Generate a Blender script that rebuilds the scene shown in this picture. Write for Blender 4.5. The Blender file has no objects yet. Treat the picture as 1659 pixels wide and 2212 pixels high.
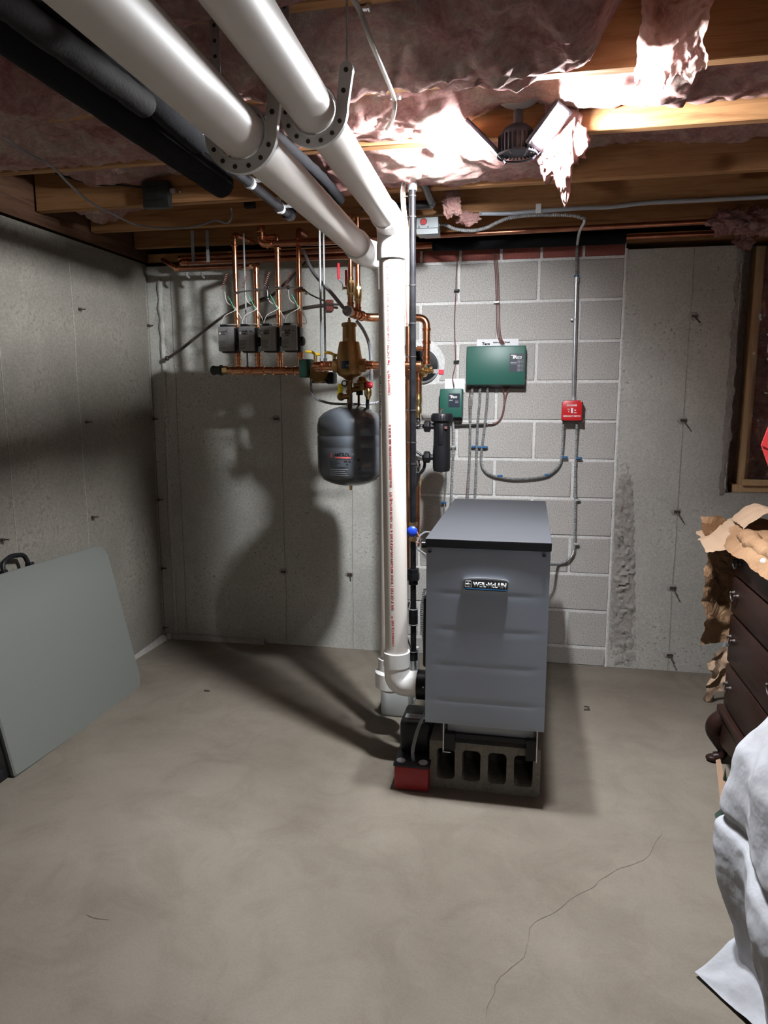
import bpy, bmesh, math, random
from mathutils import Vector, Matrix, noise
random.seed(7)
S = bpy.context.scene
COL = S.collection
PI = math.pi

# ---------------------------------------------------------------- camera
F, YAW, PITCH, ROLL = 1545.0, -.19902, -.15929, -.0013
CAM = Vector((0, -3.867, 1.4456))
_w = Vector((math.sin(YAW)*math.cos(PITCH), math.cos(YAW)*math.cos(PITCH), math.sin(PITCH)))
_r = Vector((math.cos(YAW), -math.sin(YAW), 0)); _u = _r.cross(_w)
_r, _u = (math.cos(ROLL)*_r+math.sin(ROLL)*_u), (-math.sin(ROLL)*_r+math.cos(ROLL)*_u)
cd = bpy.data.cameras.new('camera'); cam = bpy.data.objects.new('camera', cd); COL.objects.link(cam)
cd.sensor_fit = 'VERTICAL'; cd.sensor_height = 24; cd.lens = 24*F/2212; cd.clip_start = .02
mw = Matrix((_r, _u, -_w)).transposed().to_4x4(); mw.translation = CAM; cam.matrix_world = mw
S.camera = cam

# ---------------------------------------------------------------- light and exposure
S.view_settings.view_transform = 'Standard'; S.view_settings.look = 'None'
S.view_settings.gamma = 1; S.view_settings.use_curve_mapping = False
S.view_settings.exposure = 0.0
LED_STRENGTH = 2900.0
w = bpy.data.worlds.new('basement_air'); S.world = w; w.use_nodes = True
w.node_tree.nodes['Background'].inputs[0].default_value = (.95, .97, 1, 1)
w.node_tree.nodes['Background'].inputs[1].default_value = .035
def area(name, loc, size, power, color, rot=(0, 0, 0)):
    l = bpy.data.lights.new(name, 'AREA'); l.size = size; l.energy = power; l.color = color
    o = bpy.data.objects.new(name, l); o.location = loc; o.rotation_euler = rot; COL.objects.link(o)
    return o
area('rear_fill_light', (.9, -5.2, 2.12), .5, 10, (1, .96, .9))  # unseen area light added behind the camera to fill the foreground

# ---------------------------------------------------------------- pixel (1659x2212) to world helpers, used to read real positions
def ray(x, y): return _r*((x-829.5)/F) - _u*((y-1106)/F) + _w
def aY(x, y, v): d = ray(x, y); return CAM + d*((v-CAM.y)/d.y)
def aZ(x, y, v): d = ray(x, y); return CAM + d*((v-CAM.z)/d.z)
def aX(x, y, v): d = ray(x, y); return CAM + d*((v-CAM.x)/d.x)

# ---------------------------------------------------------------- materials
MATS = {}
def newmat(name, color, rough=.6, metal=0, spec=.5, coat=0):
    m = bpy.data.materials.new(name); m.use_nodes = True
    b = m.node_tree.nodes['Principled BSDF']
    b.inputs['Base Color'].default_value = (*color, 1); b.inputs['Roughness'].default_value = rough
    b.inputs['Metallic'].default_value = metal; b.inputs['Specular IOR Level'].default_value = spec
    b.inputs['Coat Weight'].default_value = coat
    MATS[name] = m; return m
def N(m, t, **k):
    n = m.node_tree.nodes.new(t)
    for a, b in k.items():
        if a in n.inputs: n.inputs[a].default_value = b
        else: setattr(n, a, b)
    return n
def L(m, a, b): m.node_tree.links.new(a, b)
def coord(m, scale=(1, 1, 1)):
    tc = N(m, 'ShaderNodeTexCoord'); mp = N(m, 'ShaderNodeMapping'); mp.inputs['Scale'].default_value = scale
    L(m, tc.outputs['Object'], mp.inputs['Vector']); return mp.outputs[0]
def ramp(m, src, stops):
    r = N(m, 'ShaderNodeValToRGB'); e = r.color_ramp.elements
    while len(e) < len(stops): e.new(.5)
    for i, (p, c) in enumerate(stops): e[i].position = p; e[i].color = (*c, 1) if len(c) == 3 else c
    L(m, src, r.inputs[0]); return r.outputs[0]
def nz(m, vec, scale, detail=6, rough=.6, dist=0):
    n = N(m, 'ShaderNodeTexNoise', Scale=scale, Detail=detail, Roughness=rough, Distortion=dist); L(m, vec, n.inputs['Vector']); return n.outputs['Fac']
def mix(m, fac, a, b, mode='MIX'):
    n = N(m, 'ShaderNodeMix', data_type='RGBA', blend_type=mode)
    for i, v in ((0, fac), (6, a), (7, b)):
        if isinstance(v, (int, float)): n.inputs[i].default_value = v
        elif isinstance(v, tuple): n.inputs[i].default_value = (*v, 1)
        else: L(m, v, n.inputs[i])
    return n.outputs[2]
def bump(m, src, strength, dist=.01):
    b = N(m, 'ShaderNodeBump', Strength=strength, Distance=dist); L(m, src, b.inputs['Height'])
    L(m, b.outputs[0], m.node_tree.nodes['Principled BSDF'].inputs['Normal'])
def setc(m, c): L(m, c, m.node_tree.nodes['Principled BSDF'].inputs['Base Color'])
def setr(m, c): L(m, c, m.node_tree.nodes['Principled BSDF'].inputs['Roughness'])

def concrete(name, a, b, pit=(.1, .08, .07), pit_amt=.62, pit_scale=38, bs=.35, streak=(1, 1, 1), grain=(.78, 1.08), gs=90, stain=0):
    m = newmat(name, a, .88, spec=.25); v = coord(m); v2 = coord(m, streak)
    c = ramp(m, nz(m, v2, 1.6, 8, .62), [(.3, a), (.7, b)])
    g = ramp(m, nz(m, v, gs, 4, .7), [(.35, (grain[0],)*3), (.65, (grain[1],)*3)])
    c = mix(m, 1, c, g, 'MULTIPLY')
    if stain:
        c = mix(m, 1, c, ramp(m, nz(m, v, .9, 5, .6, .6), [(.36, (1-stain, 1-stain*1.05, 1-stain*1.15)), (.62, (1.06, 1.06, 1.06))]), 'MULTIPLY')
        c = mix(m, 1, c, ramp(m, nz(m, v, 4.5, 6, .7, 1), [(.3, (.86, .85, .83)), (.55, (1.03, 1.03, 1.03))]), 'MULTIPLY')
    p = ramp(m, nz(m, v, pit_scale, 3, .5), [(pit_amt, (0,)*3), (pit_amt+.05, (1,)*3)])
    zone = ramp(m, nz(m, v, 3.2, 3, .6), [(.45, (0,)*3), (.62, (1,)*3)])
    pf = mix(m, 1, p, zone, 'MULTIPLY')
    pf = mix(m, 1, pf, (.5, .5, .5), 'MULTIPLY')
    setc(m, mix(m, pf, c, pit))
    h = mix(m, .5, nz(m, v, 60, 6, .7), nz(m, v, 9, 5, .6)); h = mix(m, pf, h, (.1, .1, .1))
    bump(m, h, bs, .008); return m
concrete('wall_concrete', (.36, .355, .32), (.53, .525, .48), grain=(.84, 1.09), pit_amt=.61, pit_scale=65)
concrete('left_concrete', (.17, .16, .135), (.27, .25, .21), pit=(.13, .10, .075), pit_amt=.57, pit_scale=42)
concrete('floor_concrete', (.155, .133, .106), (.21, .185, .15), pit=(.16, .13, .10), pit_amt=.69, pit_scale=24, bs=.03, grain=(.93, 1.04), gs=160, stain=.16)
concrete('block_concrete', (.43, .415, .39), (.53, .51, .48), pit=(.22, .21, .2), pit_amt=.64, pit_scale=110, bs=.8, grain=(.62, 1.2), gs=170)
concrete('rough_concrete', (.30, .275, .25), (.42, .40, .37), bs=1)
concrete('mortar', (.62, .615, .6), (.78, .775, .75), pit_amt=.7, bs=.6)
concrete('dark_block', (.17, .15, .125), (.27, .25, .21), pit_scale=60, bs=.6)
concrete('red_brick', (.22, .065, .05), (.33, .11, .09), pit_amt=.7, bs=.5)

def wood(name, a, b, ax=0, rough=.7):
    m = newmat(name, a, max(rough, .38), spec=.15)
    sc = [14, 14, 14]; sc[ax] = 1.0; v = coord(m, tuple(sc))
    c = ramp(m, nz(m, v, 2.2, 6, .65, .8), [(.3, a), (.5, b), (.72, tuple(x*.8 for x in a))])
    kn = ramp(m, nz(m, coord(m, tuple(2 if i == ax else 5 for i in range(3))), 1.5, 2, .5), [(.67, (1, 1, 1)), (.76, (.45, .35, .3))])
    setc(m, mix(m, 1, c, kn, 'MULTIPLY')); bump(m, nz(m, v, 6, 4), .2, .003); return m
wood('joist_wood', (.25, .115, .05), (.38, .195, .085))
wood('deck_wood', (.16, .08, .045), (.26, .14, .075), 1)
wood('rim_wood', (.07, .036, .022), (.12, .062, .036), 1)  # darker brown than the deck, used on the rim boards
wood('stud_wood', (.50, .33, .17), (.62, .43, .24), 2)
wood('dark_wood', (.012, .006, .005), (.026, .012, .009), 1, .38)

def fuzz(name, a, b, c_, sc=5):
    m = newmat(name, a, .95, spec=.1); v = coord(m, (1, 1, 1))
    col = ramp(m, nz(m, v, sc, 9, .72, 1.0), [(.34, a), (.5, b), (.66, c_)])
    col = mix(m, 1, col, ramp(m, nz(m, v, 38, 8, .8, .6), [(.35, (.72, .66, .66)), (.62, (1.12, 1.12, 1.1))]), 'MULTIPLY')
    setc(m, col); h = mix(m, .45, nz(m, v, 17, 9, .8, .5), nz(m, coord(m, (1, 2.2, 1)), 75, 6, .85))
    bump(m, h, 1.0, .035)
    bs = m.node_tree.nodes['Principled BSDF']; bs.inputs['Subsurface Weight'].default_value = 0
    return m
fuzz('pink_insulation', (.55, .24, .23), (.80, .48, .44), (.92, .76, .66))

def metal(name, c1, c2, rough, sc=12, metalness=1.0):
    m = newmat(name, c1, rough, metalness); v = coord(m)
    setc(m, ramp(m, nz(m, v, sc, 5, .6), [(.35, c1), (.65, c2)]))
    return m
metal('copper', (.62, .25, .13), (.80, .40, .22), .24)
metal('old_copper', (.35, .14, .09), (.50, .22, .13), .33)
metal('brass', (.66, .45, .20), (.80, .60, .30), .26)
metal('bronze', (.30, .175, .065), (.40, .24, .10), .42, 20)
metal('galvanized', (.5, .51, .52), (.72, .73, .74), .4, 40, .6)
metal('steel', (.55, .57, .6), (.74, .76, .78), .28, 12, .8)
metal('armour', (.25, .255, .255), (.42, .43, .43), .42, 60, .6)
metal('black_steel', (.006, .006, .007), (.013, .013, .015), .3, 25, 0)
MATS['black_steel'].node_tree.nodes['Principled BSDF'].inputs['Specular IOR Level'].default_value = .3
newmat('chrome', (.8, .8, .8), .12, 1)
newmat('pvc', (.66, .61, .56), .5, spec=.5)
newmat('pvc_white', (.82, .81, .79), .32, spec=.5)
newmat('black_plastic', (.010, .010, .012), .4, spec=.3)
newmat('black_rubber', (.02, .019, .018), .75)
newmat('black_gloss', (.008, .008, .01), .2)
m = newmat('foam_black', (.007, .007, .008), .85, spec=.1); bump(m, nz(m, coord(m), 120, 3), .4, .003)
m = newmat('foam_grey', (.018, .016, .015), .8, spec=.2); bump(m, nz(m, coord(m), 120, 3), .4, .003)
m = newmat('jacket_grey', (.305, .345, .405), .45, .1); bump(m, nz(m, coord(m), 700, 2), .06, .001)
m = newmat('lid_charcoal', (.05, .053, .06), .6, 0, .3); bump(m, nz(m, coord(m), 900, 2), .1, .001)
newmat('lid_edge', (.008, .009, .012), .45)
newmat('tank_grey', (.075, .085, .098), .25, coat=.4)
newmat('control_green', (.016, .10, .075), .42)
newmat('pump_green', (.012, .05, .032), .5)
newmat('signal_red', (.55, .012, .015), .35)
newmat('dull_red', (.28, .012, .015), .45)
newmat('box_steel', (.22, .235, .24), .45, .4)
newmat('rust_red', (.11, .022, .016), .6)
newmat('handle_red', (.62, .025, .045), .4)
newmat('handle_yellow', (.75, .5, .03), .4)
newmat('tag_yellow', (.72, .62, .03), .6)
newmat('valve_blue', (.01, .05, .45), .35)
newmat('clip_blue', (.03, .13, .3), .4)
newmat('white_plastic', (.75, .75, .73), .45)
newmat('paper_white', (.8, .8, .82), .8)
newmat('print_black', (.008, .008, .008), .7)
newmat('print_red', (.5, .09, .09), .7)
newmat('print_white', (.85, .85, .85), .6)
newmat('print_grey', (.45, .48, .5), .6)
newmat('label_navy', (.012, .02, .035), .4)
newmat('stripe_blue', (.05, .25, .6), .4)
newmat('label_silver', (.33, .34, .35), .5)
newmat('valve_face', (.27, .27, .265), .5, .3)
newmat('wire_red', (.17, .075, .062), .5)
newmat('wire_white', (.5, .46, .42), .45)
newmat('wire_green', (.05, .3, .16), .5)
newmat('cable_grey', (.2, .2, .21), .4)
newmat('cable_brown', (.05, .038, .032), .5)
newmat('sheath_grey', (.33, .36, .40), .4)
newmat('crack_dark', (.09, .075, .06), .95)
newmat('box_dark', (.035, .04, .038), .5, .3)
newmat('table_grey', (.15, .158, .143), .6)
bump(MATS['table_grey'], nz(MATS['table_grey'], coord(MATS['table_grey']), 260, 3), .12, .002)
newmat('table_rim', (.16, .17, .155), .55)
newmat('rubber_tan', (.12, .07, .045), .7)
newmat('red_card', (.62, .045, .05), .5)
newmat('green_leaf', (.01, .035, .02), .5)
newmat('cardboard', (.30, .19, .12), .85)
newmat('socket_white', (.6, .6, .6), .4)
newmat('led_hub', (.015, .015, .025), .6, 0)
m = newmat('kraft_paper', (.42, .24, .13), .8, spec=.2); v = coord(m)
setc(m, ramp(m, nz(m, v, 6, 6, .7, 1), [(.3, (.21, .115, .06)), (.7, (.37, .225, .125))])); bump(m, nz(m, v, 14, 6, .6, 2), .7, .02)
m = newmat('paper_torn', (.34, .23, .15), .85)
m = newmat('comforter', (.78, .79, .83), .85, spec=.2); v = coord(m)
setc(m, ramp(m, nz(m, v, 7, 5, .6), [(.3, (.30, .30, .315)), (.6, (.42, .43, .46))])); bump(m, nz(m, v, 7, 4, .55), .4, .03)
m = newmat('clear_tube', (.75, .78, .8), .12); b = m.node_tree.nodes['Principled BSDF']; b.inputs['Transmission Weight'].default_value = .75; b.inputs['Alpha'].default_value = .6
m = newmat('vapour_plastic', (.9, .85, .87), .1); b = m.node_tree.nodes['Principled BSDF']
b.inputs['Alpha'].default_value = .13; b.inputs['Specular IOR Level'].default_value = .9
m = MATS['vapour_plastic']; nt = m.node_tree; tr = N(m, 'ShaderNodeBsdfTransparent'); ms = N(m, 'ShaderNodeMixShader'); lw = N(m, 'ShaderNodeFresnel', IOR=1.6)
ad = N(m, 'ShaderNodeMath', operation='MULTIPLY_ADD'); L(m, lw.outputs[0], ad.inputs[0]); ad.inputs[1].default_value = 1.1; ad.inputs[2].default_value = .03
gl = N(m, 'ShaderNodeBsdfGlossy', Roughness=.12); L(m, ad.outputs[0], ms.inputs[0]); L(m, tr.outputs[0], ms.inputs[1]); L(m, gl.outputs[0], ms.inputs[2]); L(m, ms.outputs[0], nt.nodes['Material Output'].inputs[0])
m = newmat('milky_plastic', (.62, .64, .62), .3); m.node_tree.nodes['Principled BSDF'].inputs['Transmission Weight'].default_value = .25
m = newmat('led_lens', (1, 1, 1), .5); b = m.node_tree.nodes['Principled BSDF']
b.inputs['Emission Color'].default_value = (.93, .96, 1, 1); b.inputs['Emission Strength'].default_value = LED_STRENGTH
mt = lambda k: MATS[k]

# ---------------------------------------------------------------- mesh helpers
ROOT = {}
def rootloc(o):
    while o.parent: o = o.parent
    return ROOT.get(o.name, Vector((0, 0, 0)))
JOINED = {'heat_sink', 'name_x', 'printed_lines', 'indicator_marks', 'label_emblem', 'logo_frame', 'logo_mark', 'front_panel', 'body', 'cap', 'cover', 'corner'}
class MB:
    def __init__(s): s.v = []; s.f = []; s.sm = []; s.pc = []
    def add(s, vs, fs, smooth=True):
        n = len(s.v); s.pc.append((n, n+len(vs), len(s.f), len(s.f)+len(fs))); s.v += [Vector(p) for p in vs]; s.f += [tuple(i+n for i in f) for f in fs]; s.sm += [smooth]*len(fs)
        return s
    def box(s, lo, hi, M=None):
        x0, y0, z0 = lo; x1, y1, z1 = hi
        v = [Vector(p) for p in ((x0,y0,z0),(x1,y0,z0),(x1,y1,z0),(x0,y1,z0),(x0,y0,z1),(x1,y0,z1),(x1,y1,z1),(x0,y1,z1))]
        if M: v = [M @ p for p in v]
        return s.add(v, [(0,3,2,1),(4,5,6,7),(0,1,5,4),(1,2,6,5),(2,3,7,6),(3,0,4,7)], False)
    def rbox(s, lo, hi, r=.004, seg=2, M=None):
        bm = bmesh.new(); bmesh.ops.create_cube(bm, size=1)
        lo = Vector(lo); hi = Vector(hi); c = (lo+hi)/2; d = hi-lo
        for v in bm.verts: v.co = Vector((v.co.x*d.x, v.co.y*d.y, v.co.z*d.z))+c
        bmesh.ops.bevel(bm, geom=list(bm.edges), offset=min(r, min(d)*.49), segments=seg, profile=.5, affect='EDGES')
        bm.verts.index_update()
        vs = [v.co.copy() for v in bm.verts]; fs = [[v.index for v in f.verts] for f in bm.faces]; bm.free()
        if M: vs = [M @ p for p in vs]
        return s.add(vs, fs)
    def lathe(s, prof, o=(0, 0, 0), axis=(0, 0, 1), seg=24, caps=True):
        """prof = [(radius, height)] along axis from o"""
        o = Vector(o); a = Vector(axis).normalized()
        t = Vector((1, 0, 0)) if abs(a.x) < .8 else Vector((0, 1, 0))
        e1 = a.cross(t).normalized(); e2 = a.cross(e1)
        vs = []; fs = []
        for r, h in prof:
            for i in range(seg):
                k = 2*PI*i/seg; vs.append(o+a*h+e1*(r*math.cos(k))+e2*(r*math.sin(k)))
        for j in range(len(prof)-1):
            for i in range(seg):
                i2 = (i+1) % seg; fs.append((j*seg+i, j*seg+i2, (j+1)*seg+i2, (j+1)*seg+i))
        if caps:
            fs.append(tuple(reversed(range(seg)))); fs.append(tuple((len(prof)-1)*seg+i for i in range(seg)))
        fs = [tuple(reversed(f)) for f in fs]
        return s.add(vs, fs)
    def cyl(s, a, b, r, seg=16, r2=None):
        a = Vector(a); b = Vector(b); return s.lathe([(r, 0), (r if r2 is None else r2, (b-a).length)], a, b-a, seg)
    def hexn(s, a, b, r): return s.cyl(a, b, r, 6)
    def sphere(s, c, r, seg=14, sc=(1, 1, 1)):
        n = seg//2+1; c = Vector(c); vs = []; fs = []
        for j in range(n+1):
            th = PI*j/n
            for i in range(seg):
                k = 2*PI*i/seg
                vs.append(c+Vector((r*sc[0]*math.sin(th)*math.cos(k), r*sc[1]*math.sin(th)*math.sin(k), r*sc[2]*math.cos(th))))
        for j in range(n):
            for i in range(seg):
                i2 = (i+1) % seg; fs.append((j*seg+i, (j+1)*seg+i, (j+1)*seg+i2, j*seg+i2))
        return s.add(vs, fs)
    def tube(s, path, r, seg=12, rfun=None, caps=True):
        P = [Vector(p) for p in path]; n = len(P); T = []
        for i in range(n): T.append((P[min(i+1, n-1)]-P[max(i-1, 0)]).normalized())
        t0 = T[0]; up = Vector((0, 0, 1)) if abs(t0.z) < .8 else Vector((1, 0, 0))
        e1 = t0.cross(up).normalized(); vs = []; fs = []
        for i in range(n):
            if i:
                ax = T[i-1].cross(T[i])
                if ax.length > 1e-8: e1 = Matrix.Rotation(T[i-1].angle(T[i]), 3, ax.normalized()) @ e1
            e2 = T[i].cross(e1).normalized(); rr = rfun(i, i/(n-1)) if rfun else r
            for k in range(seg):
                a = 2*PI*k/seg; vs.append(P[i]+e1*(rr*math.cos(a))+e2*(rr*math.sin(a)))
        for i in range(n-1):
            for k in range(seg):
                k2 = (k+1) % seg; fs.append((i*seg+k, i*seg+k2, (i+1)*seg+k2, (i+1)*seg+k))
        if caps: fs.append(tuple(reversed(range(seg)))); fs.append(tuple((n-1)*seg+k for k in range(seg)))
        return s.add(vs, fs)
    def torus(s, c, axis, R, r, seg=24, rs=8, a0=0, a1=2*PI):
        a = Vector(axis).normalized(); t = Vector((1, 0, 0)) if abs(a.x) < .8 else Vector((0, 1, 0))
        e1 = a.cross(t).normalized(); e2 = a.cross(e1); c = Vector(c)
        return s.tube([c+e1*(R*math.cos(a0+(a1-a0)*i/seg))+e2*(R*math.sin(a0+(a1-a0)*i/seg)) for i in range(seg+1)], r, rs)
    def prism(s, pts, a, b):
        """extrude polygon pts (Vectors) from offset a to offset b (Vectors)"""
        n = len(pts); vs = [Vector(p)+Vector(a) for p in pts]+[Vector(p)+Vector(b) for p in pts]
        fs = [tuple(range(n)), tuple(reversed(range(n, 2*n)))]+[(i, i+n, (i+1) % n+n, (i+1) % n) for i in range(n)]
        return s.add(vs, fs, False)
    def grid(s, fn, nu, nv, closed_u=False, flip=False):
        vs = [fn(i/(nu if closed_u else nu-1), j/(nv-1)) for j in range(nv) for i in range(nu)]; fs = []
        for j in range(nv-1):
            for i in range(nu if closed_u else nu-1):
                i2 = (i+1) % nu; q = (j*nu+i, j*nu+i2, (j+1)*nu+i2, (j+1)*nu+i); fs.append(tuple(reversed(q)) if flip else q)
        return s.add(vs, fs)
    def build(s, name, mat, parent=None, angle=40, fixn=True):
        if parent and name not in JOINED and len(s.pc) > 1:      # pieces that do not touch become parts of their own
            bb = []
            for a, b, fa, fb_ in s.pc:
                vs = s.v[a:b]; bb.append([[min(v[i] for v in vs)-.0015 for i in range(3)], [max(v[i] for v in vs)+.0015 for i in range(3)]])
            grp = list(range(len(bb)))
            for i in range(len(bb)):
                for j in range(i):
                    if all(bb[i][0][k] <= bb[j][1][k] and bb[j][0][k] <= bb[i][1][k] for k in range(3)):
                        gi, gj = grp[i], grp[j]; grp = [gj if g == gi else g for g in grp]
            ids = sorted(set(grp))
            if 1 < len(ids) <= 40:
                first = None
                for g in ids:
                    m2 = MB()
                    for k, (a, b, fa, fb_) in enumerate(s.pc):
                        if grp[k] == g: m2.add(s.v[a:b], [tuple(i-a for i in f) for f in s.f[fa:fb_]])
                    m2.pc = m2.pc[:1]; o = m2.build(name, mat, parent, angle, fixn); first = first or o
                return first
        me = bpy.data.meshes.new(name); off = rootloc(parent) if parent else Vector((0, 0, 0))
        if not parent: # put the origin of a lone mesh at its own foot
            lo = Vector((min(v.x for v in s.v), min(v.y for v in s.v), min(v.z for v in s.v))); hi = Vector((max(v.x for v in s.v), max(v.y for v in s.v), max(v.z for v in s.v)))
            off = Vector(((lo.x+hi.x)/2, (lo.y+hi.y)/2, lo.z))
        me.from_pydata([v-off for v in s.v], [], s.f); me.polygons.foreach_set('use_smooth', [True]*len(s.f))
        if fixn:
            bm = bmesh.new(); bm.from_mesh(me); bmesh.ops.recalc_face_normals(bm, faces=bm.faces); bm.to_mesh(me); bm.free()
        me.set_sharp_from_angle(angle=math.radians(angle)); me.update()
        if mat: me.materials.append(MATS[mat] if isinstance(mat, str) else mat)
        o = bpy.data.objects.new(name, me); COL.objects.link(o)
        if parent: o.parent = parent
        else: o.location = off; ROOT[o.name] = off
        return o
def thing(name, label, cat, loc, group=None):
    o = bpy.data.objects.new(name, None); COL.objects.link(o); o.location = loc; o.empty_display_size = .05
    ROOT[o.name] = Vector(loc); o['label'] = label; o['category'] = cat
    if group: o['group'] = group
    return o
def tag(o, label, cat, group=None):
    o['label'] = label; o['category'] = cat
    if group: o['group'] = group
    return o
def struct(o): o['kind'] = 'structure'; return o
def lab(o, l): o['label'] = l; return o
def copytree(o, parent=None):
    c = o.copy(); COL.objects.link(c); c.parent = parent
    for ch in list(o.children): copytree(ch, c)
    return c
def fillet(pts, R, n=6):
    P = [Vector(p) for p in pts]; out = [P[0]]
    for i in range(1, len(P)-1):
        a = (P[i-1]-P[i]); b = (P[i+1]-P[i]); d = min(R, a.length*.49, b.length*.49)
        p0 = P[i]+a.normalized()*d; p1 = P[i]+b.normalized()*d
        for k in range(n+1):
            t = k/n; out.append((1-t)**2*p0+2*t*(1-t)*P[i]+t*t*p1)
    out.append(P[-1]); return out
def spline(pts, n=8):
    P = [Vector(p) for p in pts]; Q = [P[0]*2-P[1]]+P+[P[-1]*2-P[-2]]; out = []
    for i in range(1, len(Q)-2):
        for k in range(n):
            t = k/n; a, b, c, d = Q[i-1:i+3]
            out.append(.5*((2*b)+(c-a)*t+(2*a-5*b+4*c-d)*t*t+(3*b-a-3*c+d)*t**3))
    out.append(P[-1]); return out
def resample(path, step):
    out = [path[0]]; acc = 0
    for a, b in zip(path, path[1:]):
        L_ = (b-a).length; p = step-acc
        while p <= L_: out.append(a.lerp(b, p/L_)); p += step
        acc = (acc+L_) % step
    return out
def flex(path, r, pitch=.0085):
    """armoured flexible conduit with helical ridges"""
    P = resample(path, pitch/4); mb = MB(); mb.tube(P, r, 8, rfun=lambda i, t: r*(1+.16*math.sin(i*PI/2))); return mb
def text(s, size, mat, parent, o, xd, yd, depth=.0006, align='LEFT', cyl=None, name='lettering', width=None, bold=0, shear=0):
    cu = bpy.data.curves.new('t', 'FONT'); cu.body = s; cu.size = size; cu.align_x = align; cu.offset = bold; cu.shear = shear; cu.resolution_u = 2
    tmp = bpy.data.objects.new('t', cu); COL.objects.link(tmp)
    dg = bpy.context.evaluated_depsgraph_get(); me = bpy.data.meshes.new_from_object(tmp.evaluated_get(dg))
    bpy.data.objects.remove(tmp); bpy.data.curves.remove(cu)
    bm = bmesh.new(); bm.from_mesh(me)
    r = bmesh.ops.extrude_face_region(bm, geom=list(bm.faces)); top = [g for g in r['geom'] if isinstance(g, bmesh.types.BMVert)]
    for v in bm.verts: v.co.z = 0
    for v in top: v.co.z = depth
    o = Vector(o); X = Vector(xd).normalized(); Y = Vector(yd).normalized(); Z = X.cross(Y)
    if width:
        mx = max(v.co.x for v in bm.verts)
        for v in bm.verts: v.co.x *= width/mx
    for v in bm.verts:
        p = v.co.copy()
        if cyl:                       # wrap round a vertical cylinder (axis point, radius, start angle)
            ax, R, a0, vert = cyl
            if vert: a = a0+(-p.y)/R; h = p.x   # reads upward, letters' tops to the left
            else: a = a0+p.x/R; h = p.y
            v.co = Vector((ax[0]+(R+p.z)*math.sin(a), ax[1]-(R+p.z)*math.cos(a), o.z+h))
            if len(ax) > 2: v.co.x += ax[2]*h
        else: v.co = o+X*p.x+Y*p.y+Z*p.z
    off = rootloc(parent) if parent else Vector((0, 0, 0))
    for v in bm.verts: v.co -= off
    bm.normal_update(); bm.to_mesh(me); bm.free(); me.name = name; me.materials.clear(); me.materials.append(MATS[mat])
    ob = bpy.data.objects.new(name, me); COL.objects.link(ob); ob.parent = parent; return ob
def fb(p, o=4): return noise.fractal(Vector(p), .9, 2.1, o)

# ================================================================ SETTING
XL, ZC = -2.15, 2.25
# floor
mb = MB(); mb.box((XL-.2, -6.2, -.12), (3.2, .3, 0)); floor = struct(mb.build('floor', 'floor_concrete'))
def crack(pts, wdt=.003, jit=.012):
    P = resample([Vector((p[0], p[1], 0)) for p in pts], .02); m_ = MB()
    Q = [p+Vector((fb((p.x*9, p.y*9, 1))*jit, fb((p.x*9, p.y*9, 5))*jit, 0)) for p in P]; vs = []; fs = []
    for i, p in enumerate(Q):
        t = (Q[min(i+1, len(Q)-1)]-Q[max(i-1, 0)]).normalized(); n = Vector((-t.y, t.x, 0)); ww = wdt*(.25+.5*abs(math.sin(i*2.3))+.3*random.random())/2
        vs += [p+n*ww+Vector((0, 0, .0008)), p-n*ww+Vector((0, 0, .0008))]
    for i in range(len(Q)-1): fs.append((2*i, 2*i+1, 2*i+3, 2*i+2))
    m_.add(vs, fs); return m_
pts = [aZ(*q, 0) for q in ((1430, 1800), (1400, 1850), (1330, 1880), (1290, 1915), (1220, 1945), (1180, 1985), (1140, 2010), (1130, 2060), (1080, 2110), (1050, 2170), (1045, 2212))]
crack(pts, .0018).build('floor_crack', 'crack_dark', floor)
for a, b in (((1190, 1437), (1250, 1440)), ((185, 1975), (238, 1990)), ((1210, 1478), (1252, 1438))):
    crack([aZ(*a, 0), aZ(*b, 0)], .003).build('floor_crack', 'crack_dark', floor)

# back wall, cast concrete with a bricked-up opening and a deep opening on the right
BX0, BX1 = -.72, .447
TOPZ = 2.175
mb = MB()
mb.box((XL-.2, 0, 0), (BX0, .25, TOPZ)); mb.box((BX1, 0, 0), (.985, .25, 2.165))
mb.box((.985, 0, 0), (3.2, .25, .962)); mb.box((BX0, .06, 0), (BX1, .25, TOPZ))
wall_back = struct(mb.build('wall_back', 'wall_concrete'))
# ragged edge of the opening
mb = MB()
def edgef(u, v):
    z = .955+u*1.21; n = fb((z*14, v*3, 2))*.016
    return Vector((.955+.04*math.sin(v*PI/2)+n, -.006+.03*(v**2)+abs(fb((z*20, v*6, 7)))*.006-.002, z))
mb.grid(edgef, 60, 7); mb.build('broken_edge', 'rough_concrete', wall_back, fixn=False)
# rough honeycombed strip beside the block infill
mb = MB()
def hc(u, v):
    z = .01+u*1.15; x = BX1+.006+v*(.16-.08*u); a = max(0, math.sin(PI*v))*max(0, math.sin(PI*min(1, u*1.02+.02)))
    return Vector((x, -.002-abs(fb((x*22, z*22, 3), 6))*.026*a**.5+.004*(1-a), z))
mb.grid(hc, 110, 22); mb.build('honeycombed_concrete', 'rough_concrete', wall_back, fixn=False)
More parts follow.
